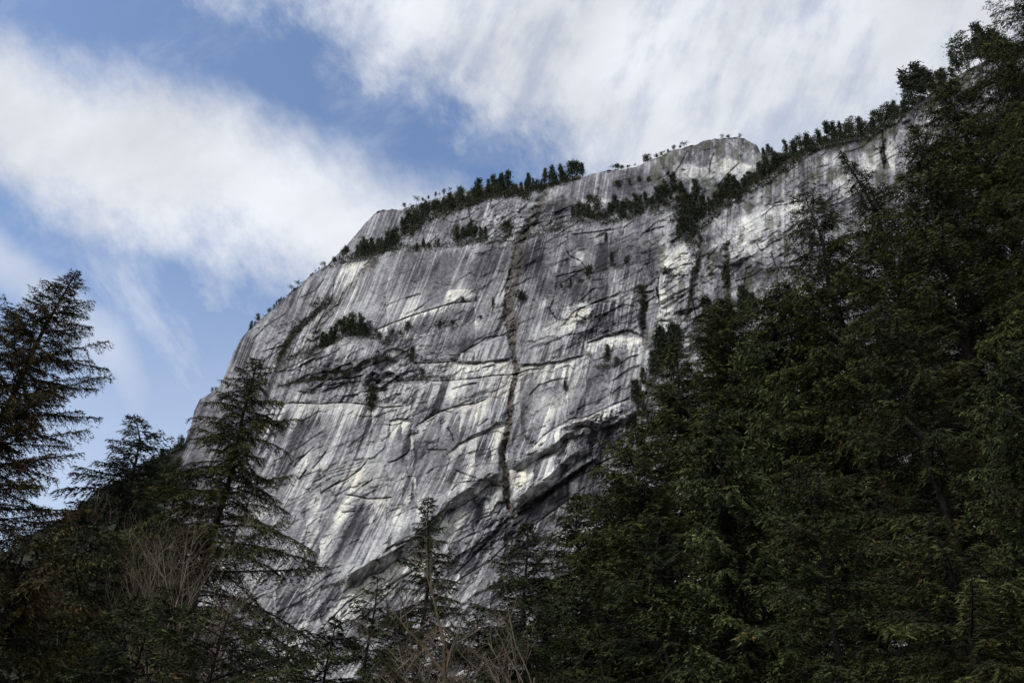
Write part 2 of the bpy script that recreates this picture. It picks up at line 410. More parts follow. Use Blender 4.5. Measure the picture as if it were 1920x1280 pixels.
# pale fresh or lichen-free rock
for a_ in ((.8,425,715,26,50,20),(.6,460,660,22,45,25),(.8,655,522,26,32,0),(.5,640,600,40,30,20),(.55,720,540,60,50,20),(1,865,555,22,7,5),(.9,795,583,45,5,22),
           (1,1083,483,12,14,-30),(.9,1075,582,34,18,15),(.8,1045,620,60,28,10),(1,1160,640,50,14,8),(.75,1130,655,60,22,5),(.85,905,693,60,13,3),(.8,1030,700,60,16,8),
           (.8,900,745,60,22,10),(.7,780,665,60,24,0),(.85,750,662,24,12,0),(.9,745,690,26,10,0),(.6,690,760,60,30,10),(.85,905,775,50,14,20),(.8,1030,760,60,24,20),
           (.9,870,905,80,14,36),(1,780,965,80,13,36),(.9,680,1050,60,15,36),(.9,990,895,50,14,36),(.9,1020,830,60,10,28),(.8,1130,775,60,14,25),(.7,850,990,50,14,36),
           (.9,800,1020,60,12,38),(.9,760,1060,70,26,38),(.8,830,1010,60,30,38),(.8,660,1120,60,26,40),(.7,900,1000,30,16,40),(.8,720,1100,90,14,38),(.6,570,860,40,40,30),(.75,690,880,90,60,40),(.6,600,950,50,60,30),(.7,640,1040,60,50,40),(.9,925,945,24,22,0),
           (1,1370,315,50,22,0),(.8,1300,320,40,18,0),(.9,1410,330,24,16,40),(.8,1400,440,80,46,40),(.7,1480,400,60,40,20),(.85,1270,488,34,28,0),(.7,1255,600,20,60,0),
           (.9,1630,305,34,22,-10),(.6,1590,290,60,20,20),(.6,1690,290,40,40,0),(.7,1650,240,60,6,25),(.6,1120,380,50,8,0),(.5,1210,380,40,8,0),(.5,900,415,50,10,10),
           (.6,1480,560,70,60,0),(.7,1080,935,60,10,38),(.6,1130,900,40,20,30),(.7,990,960,18,8,30),(.7,1060,985,30,30,40),(.6,1290,640,40,30,0),(.7,1330,690,40,30,0),
           (.5,500,650,40,50,30),(.6,560,760,60,20,10),(.5,820,860,60,60,40)): pz(*a_)
# dark water-stained rock
for a_ in ((.7,1150,480,80,45,0),(.55,1060,530,60,24,10),(.5,1135,590,20,50,0),(.3,880,640,60,26,20),(.6,840,600,60,16,10),(.35,600,690,70,36,10),(.4,690,640,40,14,0),
           (.8,1020,960,50,26,20),(.95,1000,965,26,18,20),(.9,975,990,34,24,38),(.95,893,958,9,30,-12),(1,872,1050,36,10,52),(.95,915,1015,60,9,45),(.8,960,1040,60,12,40),
           (.85,1130,810,40,10,25),(.85,1110,845,40,8,30),(.7,1110,920,26,22,0),(.6,760,850,40,30,50),(.5,840,870,50,40,50),(.65,560,800,60,20,60),(.6,660,980,24,60,-20),
           (.5,620,1000,18,50,-15),(.8,577,960,10,20,0),(.5,1330,590,50,80,0),(.6,1430,520,60,30,0),(.5,1600,270,60,12,15),(.5,450,760,20,40,0),(.4,330,880,60,60,0),
           (.6,200,980,120,60,30),(.2,680,1180,80,30,40),(.7,1040,390,60,20,10),(.5,1200,350,60,20,0),(.5,860,500,90,30,10),(.5,990,490,40,40,0),(.4,620,450,60,30,50)): dz(*a_)

seepm = np.zeros(S.shape, np.float32)
def seep(poly, L, v=.8, off=0, thr=.5):
    p = np.asarray(poly, float); d = T - pl(poly, S) - off; sx = S + lean * d * 1.2; d = T - pl(poly, sx) - off
    inside = sst(sx, p[0, 0] - 3, p[0, 0] + 8) * (1 - sst(sx, p[-1, 0] - 8, p[-1, 0] + 3))
    q = d / (L * (.3 + 1.4 * s_c * s_b * 1.6))
    seepm[:] = np.maximum(seepm, v * inside * (d > 0) * (1 - sst(q, .6, 1.3)) * sst(s_b * .6 + s_c * .4, thr - .06, thr + .08))
for args in (([(957,965),(1007,945),(1048,914),(1090,884),(1130,860)], 75, 1.1, 0, .45), (R7b, 45, 1, 14, .48), ([(880,937),(917,910),(942,891)], 90, 1, 0, .5), ([(880,990),(910,980),(950,962)], 70, 1.1, 0, .46),
             (L_T5[6:12], 60, .8, 2, .52), ([(1055,606),(1110,590),(1164,580)], 50, .9, 0, .55), ([(690,640),(740,640),(800,632)], 50, .7, 0, .56), (L_T2[3:], 60, .5, 2, .55), (L_M1, 60, .6, 2, .52), ([(1120,560),(1200,560)], 80, .8, 0, .45)):
    seep(*args)
# rock is washed pale just under an edge and the stain starts again in drips below it
fring = sst(s_c * .55 + s_d * .45, .25, .75)
bleachm = np.zeros(S.shape, np.float32)
def bleach(poly, L, v=.8, off=0):
    p = np.asarray(poly, float); y = pl(poly, S) + WY * .28 + off
    d = T - y; sx = S + lean * d; y = pl(poly, sx) + WY * .28 + off; d = T - y
    inside = sst(sx, p[0, 0] - 3, p[0, 0] + 8) * (1 - sst(sx, p[-1, 0] - 8, p[-1, 0] + 3))
    q = d / (L * (.25 + 1.5 * fring * s_b * 1.4))
    bleachm[:] = np.maximum(bleachm, v * inside * (d > 0) * (1 - sst(q, .55, 1.25)))
for args in ((R8, 50, .9, 26), (R7, 50, .95, 17), (R7b, 20, .5, 14), (R9, 30, .6, 26), (R6, 55, .95, 6), ([(780,800),(829,770),(858,761),(892,756),(919,745)], 45, .95),
             ([(850,678),(921,673),(962,667)], 32, .95, 5), ([(970,682),(1040,676),(1100,662)], 34, .9, 5), ([(754,716),(860,712),(925,704),(992,693)], 40, .7), ([(513,757),(600,757),(662,755),(770,760)], 36, .7),
             ([(729,789),(775,786)], 22, .9), ([(698,622),(771,592),(850,568)], 9, 1), ([(862,664),(898,643),(942,629)], 50, .8), ([(986,846),(1007,829),(1040,802),(1102,781),(1185,745)], 20, .9),
             ([(1055,606),(1075,582),(1110,567),(1164,545)], 45, .9, 4), ([(1098,640),(1140,626),(1205,628)], 30, 1, 5), ([(550,880),(575,850),(590,836)], 55, .9), ([(585,880),(612,845)], 45, .6),
             ([(625,910),(675,880),(690,862)], 30, .7), ([(645,927),(690,935),(738,932)], 40, .7), ([(720,1034),(780,1000),(846,941)], 30, .8), (L_T5[:8], 40, .5, 4), (L_T5[8:], 60, .35, 4),
             ([(640,492),(667,489),(700,483)], 70, .8, 3), (L_T2[5:], 22, .3, 3), ([(845,730),(895,718)], 22, .6), ([(960,1010),(1040,955),(1075,930)], 22, .9), (L_BT[2:10], 26, .35, 3), (L_M1, 24, .4, 2),
             ([(694,677),(725,667),(746,673)], 22, .6, 8), ([(734,650),(764,657)], 24, .9, 4), ([(640,960),(668,958)], 40, .7), ([(838,545),(850,542),(890,542)], 16, 1.2), ([(690,719),(722,724)], 20, .8, 5)):
    bleach(*args)
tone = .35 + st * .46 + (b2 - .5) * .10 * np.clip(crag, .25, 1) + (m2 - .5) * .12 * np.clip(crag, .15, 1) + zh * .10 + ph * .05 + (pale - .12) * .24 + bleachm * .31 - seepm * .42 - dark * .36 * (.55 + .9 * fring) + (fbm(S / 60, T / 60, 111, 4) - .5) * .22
sp = fbm(S / 3.2, T / 3.2, 121, 3)
tone += (sp - .5) * (.16 + .55 * np.clip(crag, 0, 1) * .6)
# pale runs below cracks and white drip marks
drip = sst(s_d, .66, .86) * sst(s_b, .45, .6) * (1 - np.clip(pale, 0, 1))
tone += drip * .16 * np.interp(S, [1180, 1330], [1, .3])
tone += (fring - .5) * .12
tone = np.where(under > .5, .46 + (b3 - .5) * .2 + (m3 - .5) * .15 + (fbm(S / 16, T / 9, 171, 3) - .5) * .5 + (sp - .5) * .2 + (s_c - .5) * .25 - dark * .4 , tone)  # undersides: tone lifted against their own shade, darkened again where dark is set
mott = sst(fbm(S / 9, T / 12, 131, 5, .65), .50, .66) * sst(S, 1180, 1300)
ur_ = sst(S, 960, 1100) * (1 - sst(T, 540, 640)); rt_ = np.maximum(ur_, sst(S, 1190, 1260))
tone += mott * .20 - .07 * sst(S, 1180, 1300) + rt_ * (fbm(S / 24, T / 30, 191, 5, .6) - .5) * .55
ptc = np.zeros(S.shape, np.float32); pn_ = (fbm(S / 14, T / 20, 195, 4, .6) - .5) * 1.1
for b_ in ((1405,440,62,44,40),(1475,400,50,30,30),(1272,487,36,28,0),(1372,318,50,20,-5),(1330,325,40,14,0),(1408,325,20,16,40),(1085,484,12,14,-30),(865,553,24,8,5),(1082,582,34,15,12),(1050,612,30,14,20),
           (1632,303,32,20,-10),(1665,300,16,34,0),(1248,590,18,50,10),(1160,640,44,12,6),(1000,382,20,5,10),(1125,378,40,6,5),(655,520,22,26,0),(745,660,20,9,0),(770,1050,80,16,38),(850,985,50,12,38),(660,1120,60,14,42),(1010,905,40,9,36),(925,945,18,16,0),(720,1085,60,10,38),(1600,345,40,20,0)):
    ptc = np.maximum(ptc, sst(blob(*b_) + pn_ * .6, .38, .52) * (blob(*b_) > .12))
tone = tone + ptc * (.24 - .3 * np.clip(tone - .45, 0, 1)) * (.6 + .6 * sp)
tone = np.clip(tone, 0, 1)
xs = [0, .18, .36, .55, .75, 1]
def ramp(c): return np.interp(tone, xs, c)
R_ = ramp([.034, .100, .195, .325, .49, .67]); G_ = ramp([.033, .099, .195, .328, .495, .665]); B_c = ramp([.038, .110, .209, .335, .475, .595])
warm = np.clip(sst(fbm(S / 45, T / 45, 141, 3), .5, .72) * .8 * np.clip(pale * .6 + bleachm + .1, 0, 1), 0, 1)
G_ = G_ * (1 - .035 * warm); B_c = B_c * (1 - .11 * warm)
purp = sst(fbm(S / 50, T / 60, 151, 3), .45, .7) * (1 - sst(tone, .4, .7)); G_ = G_ * (1 - .02 * purp)
bn = np.clip(brown, 0, 1) * (0.6 + .4 * sp)
R_ = R_ * (1 - bn) + .085 * bn * (.4 + 1.3 * sp); G_ = G_ * (1 - bn) + .066 * bn * (.4 + 1.3 * sp); B_c = B_c * (1 - bn) + .052 * bn * (.4 + 1.3 * sp)
ck = 1 - .86 * np.clip(crack, 0, 1)
# mossy green film in the gullies on the right
mo = np.clip(sst(fbm(S / 18, T / 30, 161, 3), .56, .7) * sst(S, 1150, 1230) * .6 + rub * .3, 0, .7)
R_ = R_ * (1 - mo) + .05 * mo; G_ = G_ * (1 - mo) + .055 * mo; B_c = B_c * (1 - mo) + .028 * mo
wood = sst(S, 350, 310)          # wooded shoulder far left
R_ = R_ * (1 - wood) + .03 * wood; G_ = G_ * (1 - wood) + .034 * wood; B_c = B_c * (1 - wood) + .024 * wood
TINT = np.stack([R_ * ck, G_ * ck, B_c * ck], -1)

Yf = Yd - disp * np.clip(.25 + DSK / 14, 0, 1)
X_, Y_, Z_ = ray(S, T)
PX = X_ / Y_ * Yf; PZ = CAMZ + Z_ / Y_ * Yf; PY = Yf
P = np.stack([PX, PY, PZ], -1)
# summit plateau and far flank behind the skyline, foot below
back = []; bt = []
for dy_, dzz in ((260, -160), (160, -40), (90, 2), (45, 8), (18, 6), (6, 2.2)):
    q = P[0].copy(); q[:, 1] += dy_; q[:, 2] += dzz * 1.0; back.append(q); bt.append(TINT[0] * .8)
foot = P[-1].copy(); foot[:, 2] = -3; foot[:, 1] -= 12
P = np.concatenate([np.array(back), P, foot[None]], 0); TN = np.concatenate([np.array(bt), TINT, TINT[-1:] * .5], 0)
nr = P.shape[0]
ii = np.arange(nr * NC).reshape(nr, NC)
fc = np.stack([ii[:-1, :-1], ii[1:, :-1], ii[1:, 1:], ii[:-1, 1:]], -1).reshape(-1, 4)
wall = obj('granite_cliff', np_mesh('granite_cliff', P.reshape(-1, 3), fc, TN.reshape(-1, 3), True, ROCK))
tag(wall, 'huge grey granite cliff streaked dark and white, split by diagonal overhangs', 'cliff', kind='structure')

def surf(s, t):
    """point on the wall seen at image pixel (s,t)"""
    t = max(t, pl(SKY, s) + .5)
    c = int(np.clip(np.searchsorted(s1, s), 1, NC - 1))
    r = int(np.clip(np.searchsorted(T[:, c], t), 0, NR - 1))
    Y = float(Yf[r, c])
    return at(s, t, Y)

# ------------------------------------------------------------------ ground
g = 6000
gx = np.array([(-g, -200, 0), (g, -200, 0), (g, g, 0), (-g, g, 0)], float)
gm, gnt, gb = new_mat('forest_floor')
n1 = noise_node(gnt, .3, 6); rr = gnt.nodes.new('ShaderNodeValToRGB')
rr.color_ramp.elements[0].position = .35; rr.color_ramp.elements[1].position = .65
rr.color_ramp.elements[0].color = (.02, .025, .012, 1); rr.color_ramp.elements[1].color = (.07, .055, .035, 1)
gnt.links.new(n1.outputs[0], rr.inputs[0]); gnt.links.new(rr.outputs[0], gb.inputs['Base Color']); gb.inputs['Roughness'].default_value = .95
go = obj('ground', np_mesh('ground', gx, np.array([[0, 1, 2, 3]]), None, False, gm)); tag(go, kind='structure')

# ------------------------------------------------------------------ tubes
def tubes_mesh(name, paths, mat, sides=5, tint=None):
    """paths: list of (pts (n,3), radii (n))"""
    Vs = []; Fs = []; off = 0
    a = np.linspace(0, 2 * np.pi, sides, endpoint=False)
    for pts, rad in paths:
        pts = np.asarray(pts, float); n = len(pts)
        tg = np.gradient(pts, axis=0); tg /= np.linalg.norm(tg, axis=1, keepdims=True) + 1e-9
        ref = np.where(np.abs(tg[:, 2:3]) > .9, np.array([[1., 0, 0]]), np.array([[0, 0, 1.]]))
        e1 = np.cross(tg, ref); e1 /= np.linalg.norm(e1, axis=1, keepdims=True) + 1e-9; e2 = np.cross(tg, e1)
        ring = pts[:, None] + np.asarray(rad)[:, None, None] * (np.cos(a)[None, :, None] * e1[:, None] + np.sin(a)[None, :, None] * e2[:, None])
        Vs.append(ring.reshape(-1, 3))
        i = off + np.arange(n * sides).reshape(n, sides); j = np.roll(i, -1, 1)
        Fs.append(np.stack([i[:-1], j[:-1], j[1:], i[1:]], -1).reshape(-1, 4)); off += n * sides
    return np_mesh(name, np.concatenate(Vs), np.concatenate(Fs), None, True, mat)

# ------------------------------------------------------------------ near conifers
def conifer_parts(seed, H, prof, zlow, nb=13, lean=(0, 0), dens=7.0, style='hemlock', col=(.030, .042, .014), col2=(.060, .072, .022),
                  unit=.09, cone=.0, sparse=0.0, droop=.25, trunk_r=None, nod=0.0, azr=None):
    """H height, prof list of (height fraction, crown radius m); returns trunk mesh, limb mesh, crown mesh (base at the origin)"""
    r = np.random.default_rng(seed)
    prof = np.asarray(prof, float)
    def axis(z):
        u = z / H; k = np.clip((u - .9) / .1, 0, 1)
        x = lean[0] * u ** 1.3 * H + nod * k * k; y = lean[1] * u * H
        return np.stack([x + .12 * np.sin(z * .9 + seed), y + .12 * np.cos(z * .7), z - abs(nod) * .25 * k ** 3], -1)
    tr = trunk_r or H * .013
    zz = np.linspace(0, H, 26); trunk = [(axis(zz), tr * (1 - zz / H) ** .85 + .012)]
    hz = []; z = zlow
    while z < H - .15:
        hz.append(z); u = z / H
        z += (1 / dens) * (0.6 + .8 * r.random()) * (1.25 - .75 * u)
    limbs = []; P0 = []; N0 = []; TT = []; 
    leafV = []; leafC = []
    az = r.random() * 6
    for z in hz:
        az += 2.4 + r.normal() * .35
        if azr is not None and math.cos(az - azr[0]) < azr[1]: continue
        u = z / H
        R = np.interp(u, prof[:, 0], prof[:, 1]) * (1 + (r.random() - .55) * .75) * (1.2 if r.random() < .15 else 1)
        if R < .12: R = .12
        if r.random() < sparse: continue
        d = np.array([math.cos(az), math.sin(az), 0.0]); sd = np.array([-d[1], d[0], 0.0])
        n = 9; q = np.linspace(0, 1, n)
        rise = (.55 * (u ** 2) + .02 + r.normal() * .10) if style != 'cedar' else (.10 + r.normal() * .14)
        dr = droop * (1.0 + r.normal() * .35)
        up = .22 if style == 'cedar' else .05
        p0 = axis(np.array([z]))[0]
        cl = p0 + R * (q[:, None] * d + (sd * (r.normal() * .12))[None] * (q ** 2)[:, None])
        cl[:, 2] += R * (rise * q - dr * q ** 2 + up * q ** 3.5)
        br = max(.006, .008 * R * (1 + .3 * r.random()))
        limbs.append((cl, br * (1 - q) ** .8 + .004))
        # twigs
        nt = max(4, int(R / (unit * 1.15))) * 2
        tau = np.clip((np.arange(nt) + r.random(nt)) / nt, 0, 1) ** .85
        tau = .12 + .88 * tau
        side = np.where(np.arange(nt) % 2, 1., -1.)
        fi = tau * (n - 1); i0 = np.clip(fi.astype(int), 0, n - 2); f = (fi - i0)[:, None]
        tp = cl[i0] * (1 - f) + cl[i0 + 1] * f; tg = cl[i0 + 1] - cl[i0]; tg /= np.linalg.norm(tg, axis=1, keepdims=True)
        w = (1.05 - tau) ** .55 * np.minimum(1, .35 + 3 * tau)
        TLn = w * R * (.25 if style != 'cedar' else .30) * (.5 + .8 * r.random(nt)); TLn = np.minimum(TLn, 1.15) + unit * .8
        ca = r.uniform(.45, .85, nt)[:, None]
        td = tg * ca + side[:, None] * sd * (1 - ca * .35); td[:, 2] += r.normal(0, .16, nt) - .05
        td /= np.linalg.norm(td, axis=1, keepdims=True)
        uu = (np.arange(nb)[None, :] + r.random((nt, nb))) / nb
        tdr = (.70 if style != 'cedar' else .95) * (.6 + .8 * r.random(nt))
        pp = tp[:, None] + td[:, None] * (TLn[:, None] * uu)[..., None]
        pp[..., 2] -= (tdr * TLn)[:, None] * uu ** 2
        # keep blades in proportion to twig length
        keep = r.random((nt, nb)) < np.clip(TLn / (unit * 5.2), .3, 1)[:, None]
        sgn = np.where(r.random((nt, nb)) < .5, 1., -1.)
        perp = np.cross(td, np.array([0, 0, 1.])); perp /= np.linalg.norm(perp, axis=1, keepdims=True) + 1e-6
        bd = td[:, None] * .75 + perp[:, None] * sgn[..., None] * .6 + r.normal(0, .22, (nt, nb, 3))
        bd[..., 2] -= (.6 if style != 'cedar' else 1.1) * r.random((nt, nb))
        bd /= np.linalg.norm(bd, axis=2, keepdims=True)
        bl = unit * 1.2 * (.7 + .9 * r.random((nt, nb)))[..., None]
        wv = np.cross(bd, r.normal(0, 1, (nt, nb, 3))); wv /= np.linalg.norm(wv, axis=2, keepdims=True) + 1e-6
        bw = bl * (.31 if style != 'cedar' else .46)
        a = pp - wv * bw * .5; b = pp + wv * bw * .5; c = pp + bd * bl * 1.25 
        a = a + bd * bl * .15; b = b - bd * bl * .05
        tri = np.stack([a, b, c], 2)[keep]
        leafV.append(tri.reshape(-1, 3))
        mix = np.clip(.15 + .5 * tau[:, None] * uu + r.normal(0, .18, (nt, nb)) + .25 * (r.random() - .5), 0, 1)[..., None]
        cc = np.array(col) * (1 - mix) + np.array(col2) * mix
        if cone > 0:
            kb = cone * (2.2 if r.random() < .35 else .5)
            m = (r.random((nt, nb)) < kb)[..., None]
            cc = np.where(m, np.array([.085, .048, .018]) * (.6 + .8 * r.random((nt, nb)))[..., None], cc)
        cc = cc * (.55 + .9 * r.random()) * (.30 + .95 * tau[:, None, None] ** 1.3 * (.5 + .5 * uu[..., None]))  # darker towards the trunk: shade inside the crown put into the colour
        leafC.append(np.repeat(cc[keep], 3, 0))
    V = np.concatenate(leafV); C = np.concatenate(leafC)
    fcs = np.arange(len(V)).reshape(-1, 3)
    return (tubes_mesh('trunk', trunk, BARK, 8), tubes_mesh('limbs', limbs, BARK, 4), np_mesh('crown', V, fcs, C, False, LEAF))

NLEAF = 0
def place_conifer(kind, label, top, Y, halfw, seed, group='conifers standing in front of the cliff', lean=(0, 0), cat='tree', bot=1290, **kw):
    """top=(px,py) of the tip; halfw = list of (py, half width px)"""
    global NLEAF
    p = at(top[0], top[1], Y); H = p[2]
    sl = math.sqrt(p[0] ** 2 + p[1] ** 2 + (p[2] - CAMZ) ** 2)
    prof = [(1.0, .05)]
    for py, hw in halfw:
        q = at(top[0], py, Y); cz = (q[1] * CP + (q[2] - CAMZ) * SP)
        prof.append((q[2] / H, hw / F * cz))
    prof = sorted(prof)
    zlow = max(1.5, at(top[0], bot, Y)[2] - 1.0)
    e = bpy.data.objects.new(kind, None); COL.objects.link(e)
    lx = lean[0]
    e.location = (p[0] - lx * H, p[1] - lean[1] * H, 0)
    t, l, c = conifer_parts(seed, H, prof, zlow, lean=lean, **kw)
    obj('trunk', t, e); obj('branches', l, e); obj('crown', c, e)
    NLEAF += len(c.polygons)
    tag(e, label, cat, group)
    return e

ORA = dict(col=(.034, .031, .009), col2=(.095, .074, .022))
DRK = dict(col=(.021, .028, .010), col2=(.058, .068, .020))
OLV = dict(col=(.029, .035, .010), col2=(.084, .090, .023))
CED = dict(col=(.030, .040, .013), col2=(.085, .100, .034))
BRN = dict(col=(.032, .030, .009), col2=(.080, .068, .018))

# ---- left group
place_conifer('hemlock_tree', 'tall cone-laden hemlock at far left, leaning tip standing free against the sky', (142,508), 27, [(600,60),(700,105),(820,150),(950,185),(1100,230),(1300,260)], 101,
              lean=(.10, 0), dens=15, cone=.22, unit=.075, nb=13, sparse=.08, droop=.12, **ORA)
place_conifer('hemlock_tree', 'hemlock with nodding bare leader left of the tall tree in front of the cliff edge', (282,765), 32, [(840,45),(900,85),(1000,120),(1150,150),(1300,170)], 102,
              dens=7.5, unit=.10, nod=-.9, droop=.3, **DRK)
place_conifer('hemlock_tree', 'tall hemlock with drooping layered branches overlapping the left foot of the cliff', (492,662), 27, [(720,42),(800,70),(900,98),(980,125),(1060,175),(1160,195),(1300,200)], 103,
              lean=(.055, 0), dens=11.5, unit=.075, nb=14, sparse=.0, droop=.42, nod=-.25, cone=.04, **OLV)
place_conifer('hemlock_tree', 'dark dense hemlock filling the gap behind the nodding one', (345,880), 36, [(950,70),(1050,110),(1300,170)], 104, dens=7, unit=.12, **DRK)
place_conifer('cedar_tree', 'bushy orange-brown cedar filling the bottom left corner', (70,985), 17, [(1030,90),(1120,130),(1300,170)], 105, style='cedar', dens=11, unit=.055, nb=15, cone=.10, **BRN)
place_conifer('hemlock_tree', 'dark hemlock between the corner cedar and the bare pale stems', (190,975), 24, [(1050,80),(1150,110),(1300,150)], 106, dens=8, unit=.09, cone=.05, **DRK)
place_conifer('hemlock_tree', 'low dark hemlock under the bare pale stems', (300,1110), 20, [(1160,90),(1300,150)], 107, dens=9, unit=.08, **DRK)
place_conifer('hemlock_tree', 'low shaded hemlock at the foot of the drooping tall hemlock', (430,1150), 17, [(1200,90),(1300,150)], 108, dens=9, unit=.07, cone=.05, **DRK)
# ---- centre
place_conifer('hemlock_tree', 'slender symmetrical hemlock rising alone in front of the pale slabs', (808,928), 36, [(980,24),(1040,44),(1100,60),(1160,80),(1230,100),(1300,120)], 110, dens=10, unit=.10, droop=.22, **DRK)
place_conifer('hemlock_tree', 'small thin hemlock with sparse top left of the slender one', (704,1076), 34, [(1110,22),(1160,45),(1220,75),(1300,95)], 111, dens=6, unit=.10, sparse=.15, **DRK)
place_conifer('hemlock_tree', 'small hemlock low in the centre beside the drooping branches', (628,1150), 30, [(1190,35),(1250,70),(1300,90)], 112, dens=7, unit=.10, **DRK)
place_conifer('hemlock_tree', 'dark thin-topped hemlock right of the mossy bare tree', (985,975), 42, [(1020,26),(1080,55),(1150,80),(1300,100)], 113, dens=8.5, unit=.13, sparse=.1, **DRK)
place_conifer('hemlock_tree', 'low dark hemlock behind the mossy bare tree', (900,1150), 40, [(1200,60),(1300,110)], 114, dens=7, unit=.12, **DRK)
place_conifer('hemlock_tree', 'dark pyramid-shaped hemlock standing before the dark overhangs', (1082,925), 44, [(970,32),(1040,72),(1120,112),(1300,165)], 115, dens=9.5, unit=.13, **OLV)
place_conifer('hemlock_tree', 'low dark hemlock filling the bottom right of centre', (1120,1070), 32, [(1130,70),(1300,150)], 116, dens=8, unit=.11, **DRK)
place_conifer('hemlock_tree', 'low bushy hemlock left of the slender one at the bottom edge', (745,1150), 28, [(1200,50),(1300,100)], 141, dens=8, unit=.09, **DRK)
place_conifer('hemlock_tree', 'lowest small hemlock under the tips of the drooping boughs', (545,1185), 24, [(1230,55),(1300,95)], 142, dens=8, unit=.08, **DRK)
place_conifer('hemlock_tree', 'dark hemlock filling the bottom edge right of the mossy bare tree', (1010,1110), 27, [(1170,70),(1300,130)], 143, dens=8, unit=.09, **DRK)
# ---- right forest
place_conifer('hemlock_tree', 'broad sunlit hemlock with pointed top between cliff and forest', (1262,642), 46, [(700,32),(760,62),(840,92),(940,120),(1080,150),(1300,180)], 120, dens=10, unit=.135, **OLV)
place_conifer('hemlock_tree', 'hemlock whose left boughs reach over the overhangs', (1190,790), 40, [(840,48),(900,85),(1000,115),(1300,160)], 121, dens=9, unit=.125, **OLV)
place_conifer('hemlock_tree', 'round-topped dark hemlock right of the pointed one', (1352,558), 48, [(590,30),(650,58),(740,85),(900,120),(1300,160)], 122, dens=10, unit=.14, **OLV)
place_conifer('hemlock_tree', 'thin dark spire of a hemlock in front of the cliff', (1322,552), 60, [(600,14),(680,30),(800,60)], 133, dens=5, unit=.18, **DRK)
place_conifer('cedar_tree', 'grey-green cedar with hanging sprays left in the forest', (1462,528), 40, [(570,55),(640,85),(760,120),(900,150),(1300,190)], 123, style='cedar', dens=8.5, unit=.125, **CED)
place_conifer('hemlock_tree', 'hemlock with wide arched boughs against the light rock', (1510,352), 36, [(400,38),(480,75),(560,110),(700,150),(1000,190),(1300,220)], 124, dens=6.5, unit=.115, sparse=.08, droop=.28, **OLV)
place_conifer('hemlock_tree', 'leaning hemlock with a thin drooping leader', (1592,280), 33, [(340,22),(420,50),(500,85),(620,140),(900,200),(1300,240)], 125, lean=(-.03, 0), dens=6.5, unit=.105, nod=-.5, sparse=.05, **DRK)
place_conifer('hemlock_tree', 'tall broad olive hemlock below the right skyline', (1755,128), 34, [(190,45),(260,75),(360,100),(480,130),(650,180),(900,230),(1300,260)], 126, dens=8, unit=.105, cone=.05, **OLV)
place_conifer('hemlock_tree', 'giant dark hemlock running out of the top right corner', (1938,-100), 23, [(-40,50),(0,75),(50,100),(110,135),(220,175),(400,200),(700,250),(1300,300)], 127, lean=(.14, 0), dens=8, unit=.075, cone=.03, **OLV)
place_conifer('hemlock_tree', 'tall shaded hemlock left of the corner giant', (1850,60), 31, [(120,40),(200,80),(330,120),(600,170),(1300,230)], 128, dens=8, unit=.095, cone=.05, **DRK)
place_conifer('hemlock_tree', 'olive hemlock in the gap between the thin-leader tree and the tall broad one', (1715,235), 29, [(300,45),(400,90),(550,140),(900,200),(1300,230)], 144, lean=(.08, 0), dens=9, unit=.09, **OLV)
place_conifer('hemlock_tree', 'bushy dark hemlock behind the pyramid-shaped one', (1155,900), 50, [(960,55),(1040,95),(1300,160)], 145, dens=9, unit=.13, **DRK)
place_conifer('cedar_tree', 'cedar with bright fan sprays at the right edge', (1880,640), 17, [(720,80),(820,120),(950,150),(1300,190)], 129, style='cedar', dens=12, unit=.055, nb=14, cone=.02, **CED)
place_conifer('cedar_tree', 'pale green cedar in the middle of the lower forest', (1335,760), 27, [(820,40),(900,70),(1000,100),(1150,130),(1300,150)], 130, style='cedar', dens=10, unit=.09, **CED)
place_conifer('hemlock_tree', 'heavy shaded hemlock in the deep centre of the forest', (1650,560), 24, [(640,70),(760,120),(900,160),(1300,220)], 131, dens=9, unit=.085, cone=.06, **DRK)
place_conifer('hemlock_tree', 'low shaded hemlock in front of the pale green cedar', (1500,860), 21, [(940,80),(1040,120),(1300,190)], 132, dens=9, unit=.08, cone=.03, **DRK)
place_conifer('hemlock_tree', 'lowest dark hemlock near the bottom right corner', (1740,960), 17, [(1040,90),(1150,150),(1300,200)], 134, dens=10, unit=.07, cone=.03, **OLV)
place_conifer('hemlock_tree', 'small hemlock at the bottom edge between cedar and dark trees', (1225,960), 28, [(1020,50),(1100,85),(1300,130)], 135, dens=8, unit=.095, **DRK)

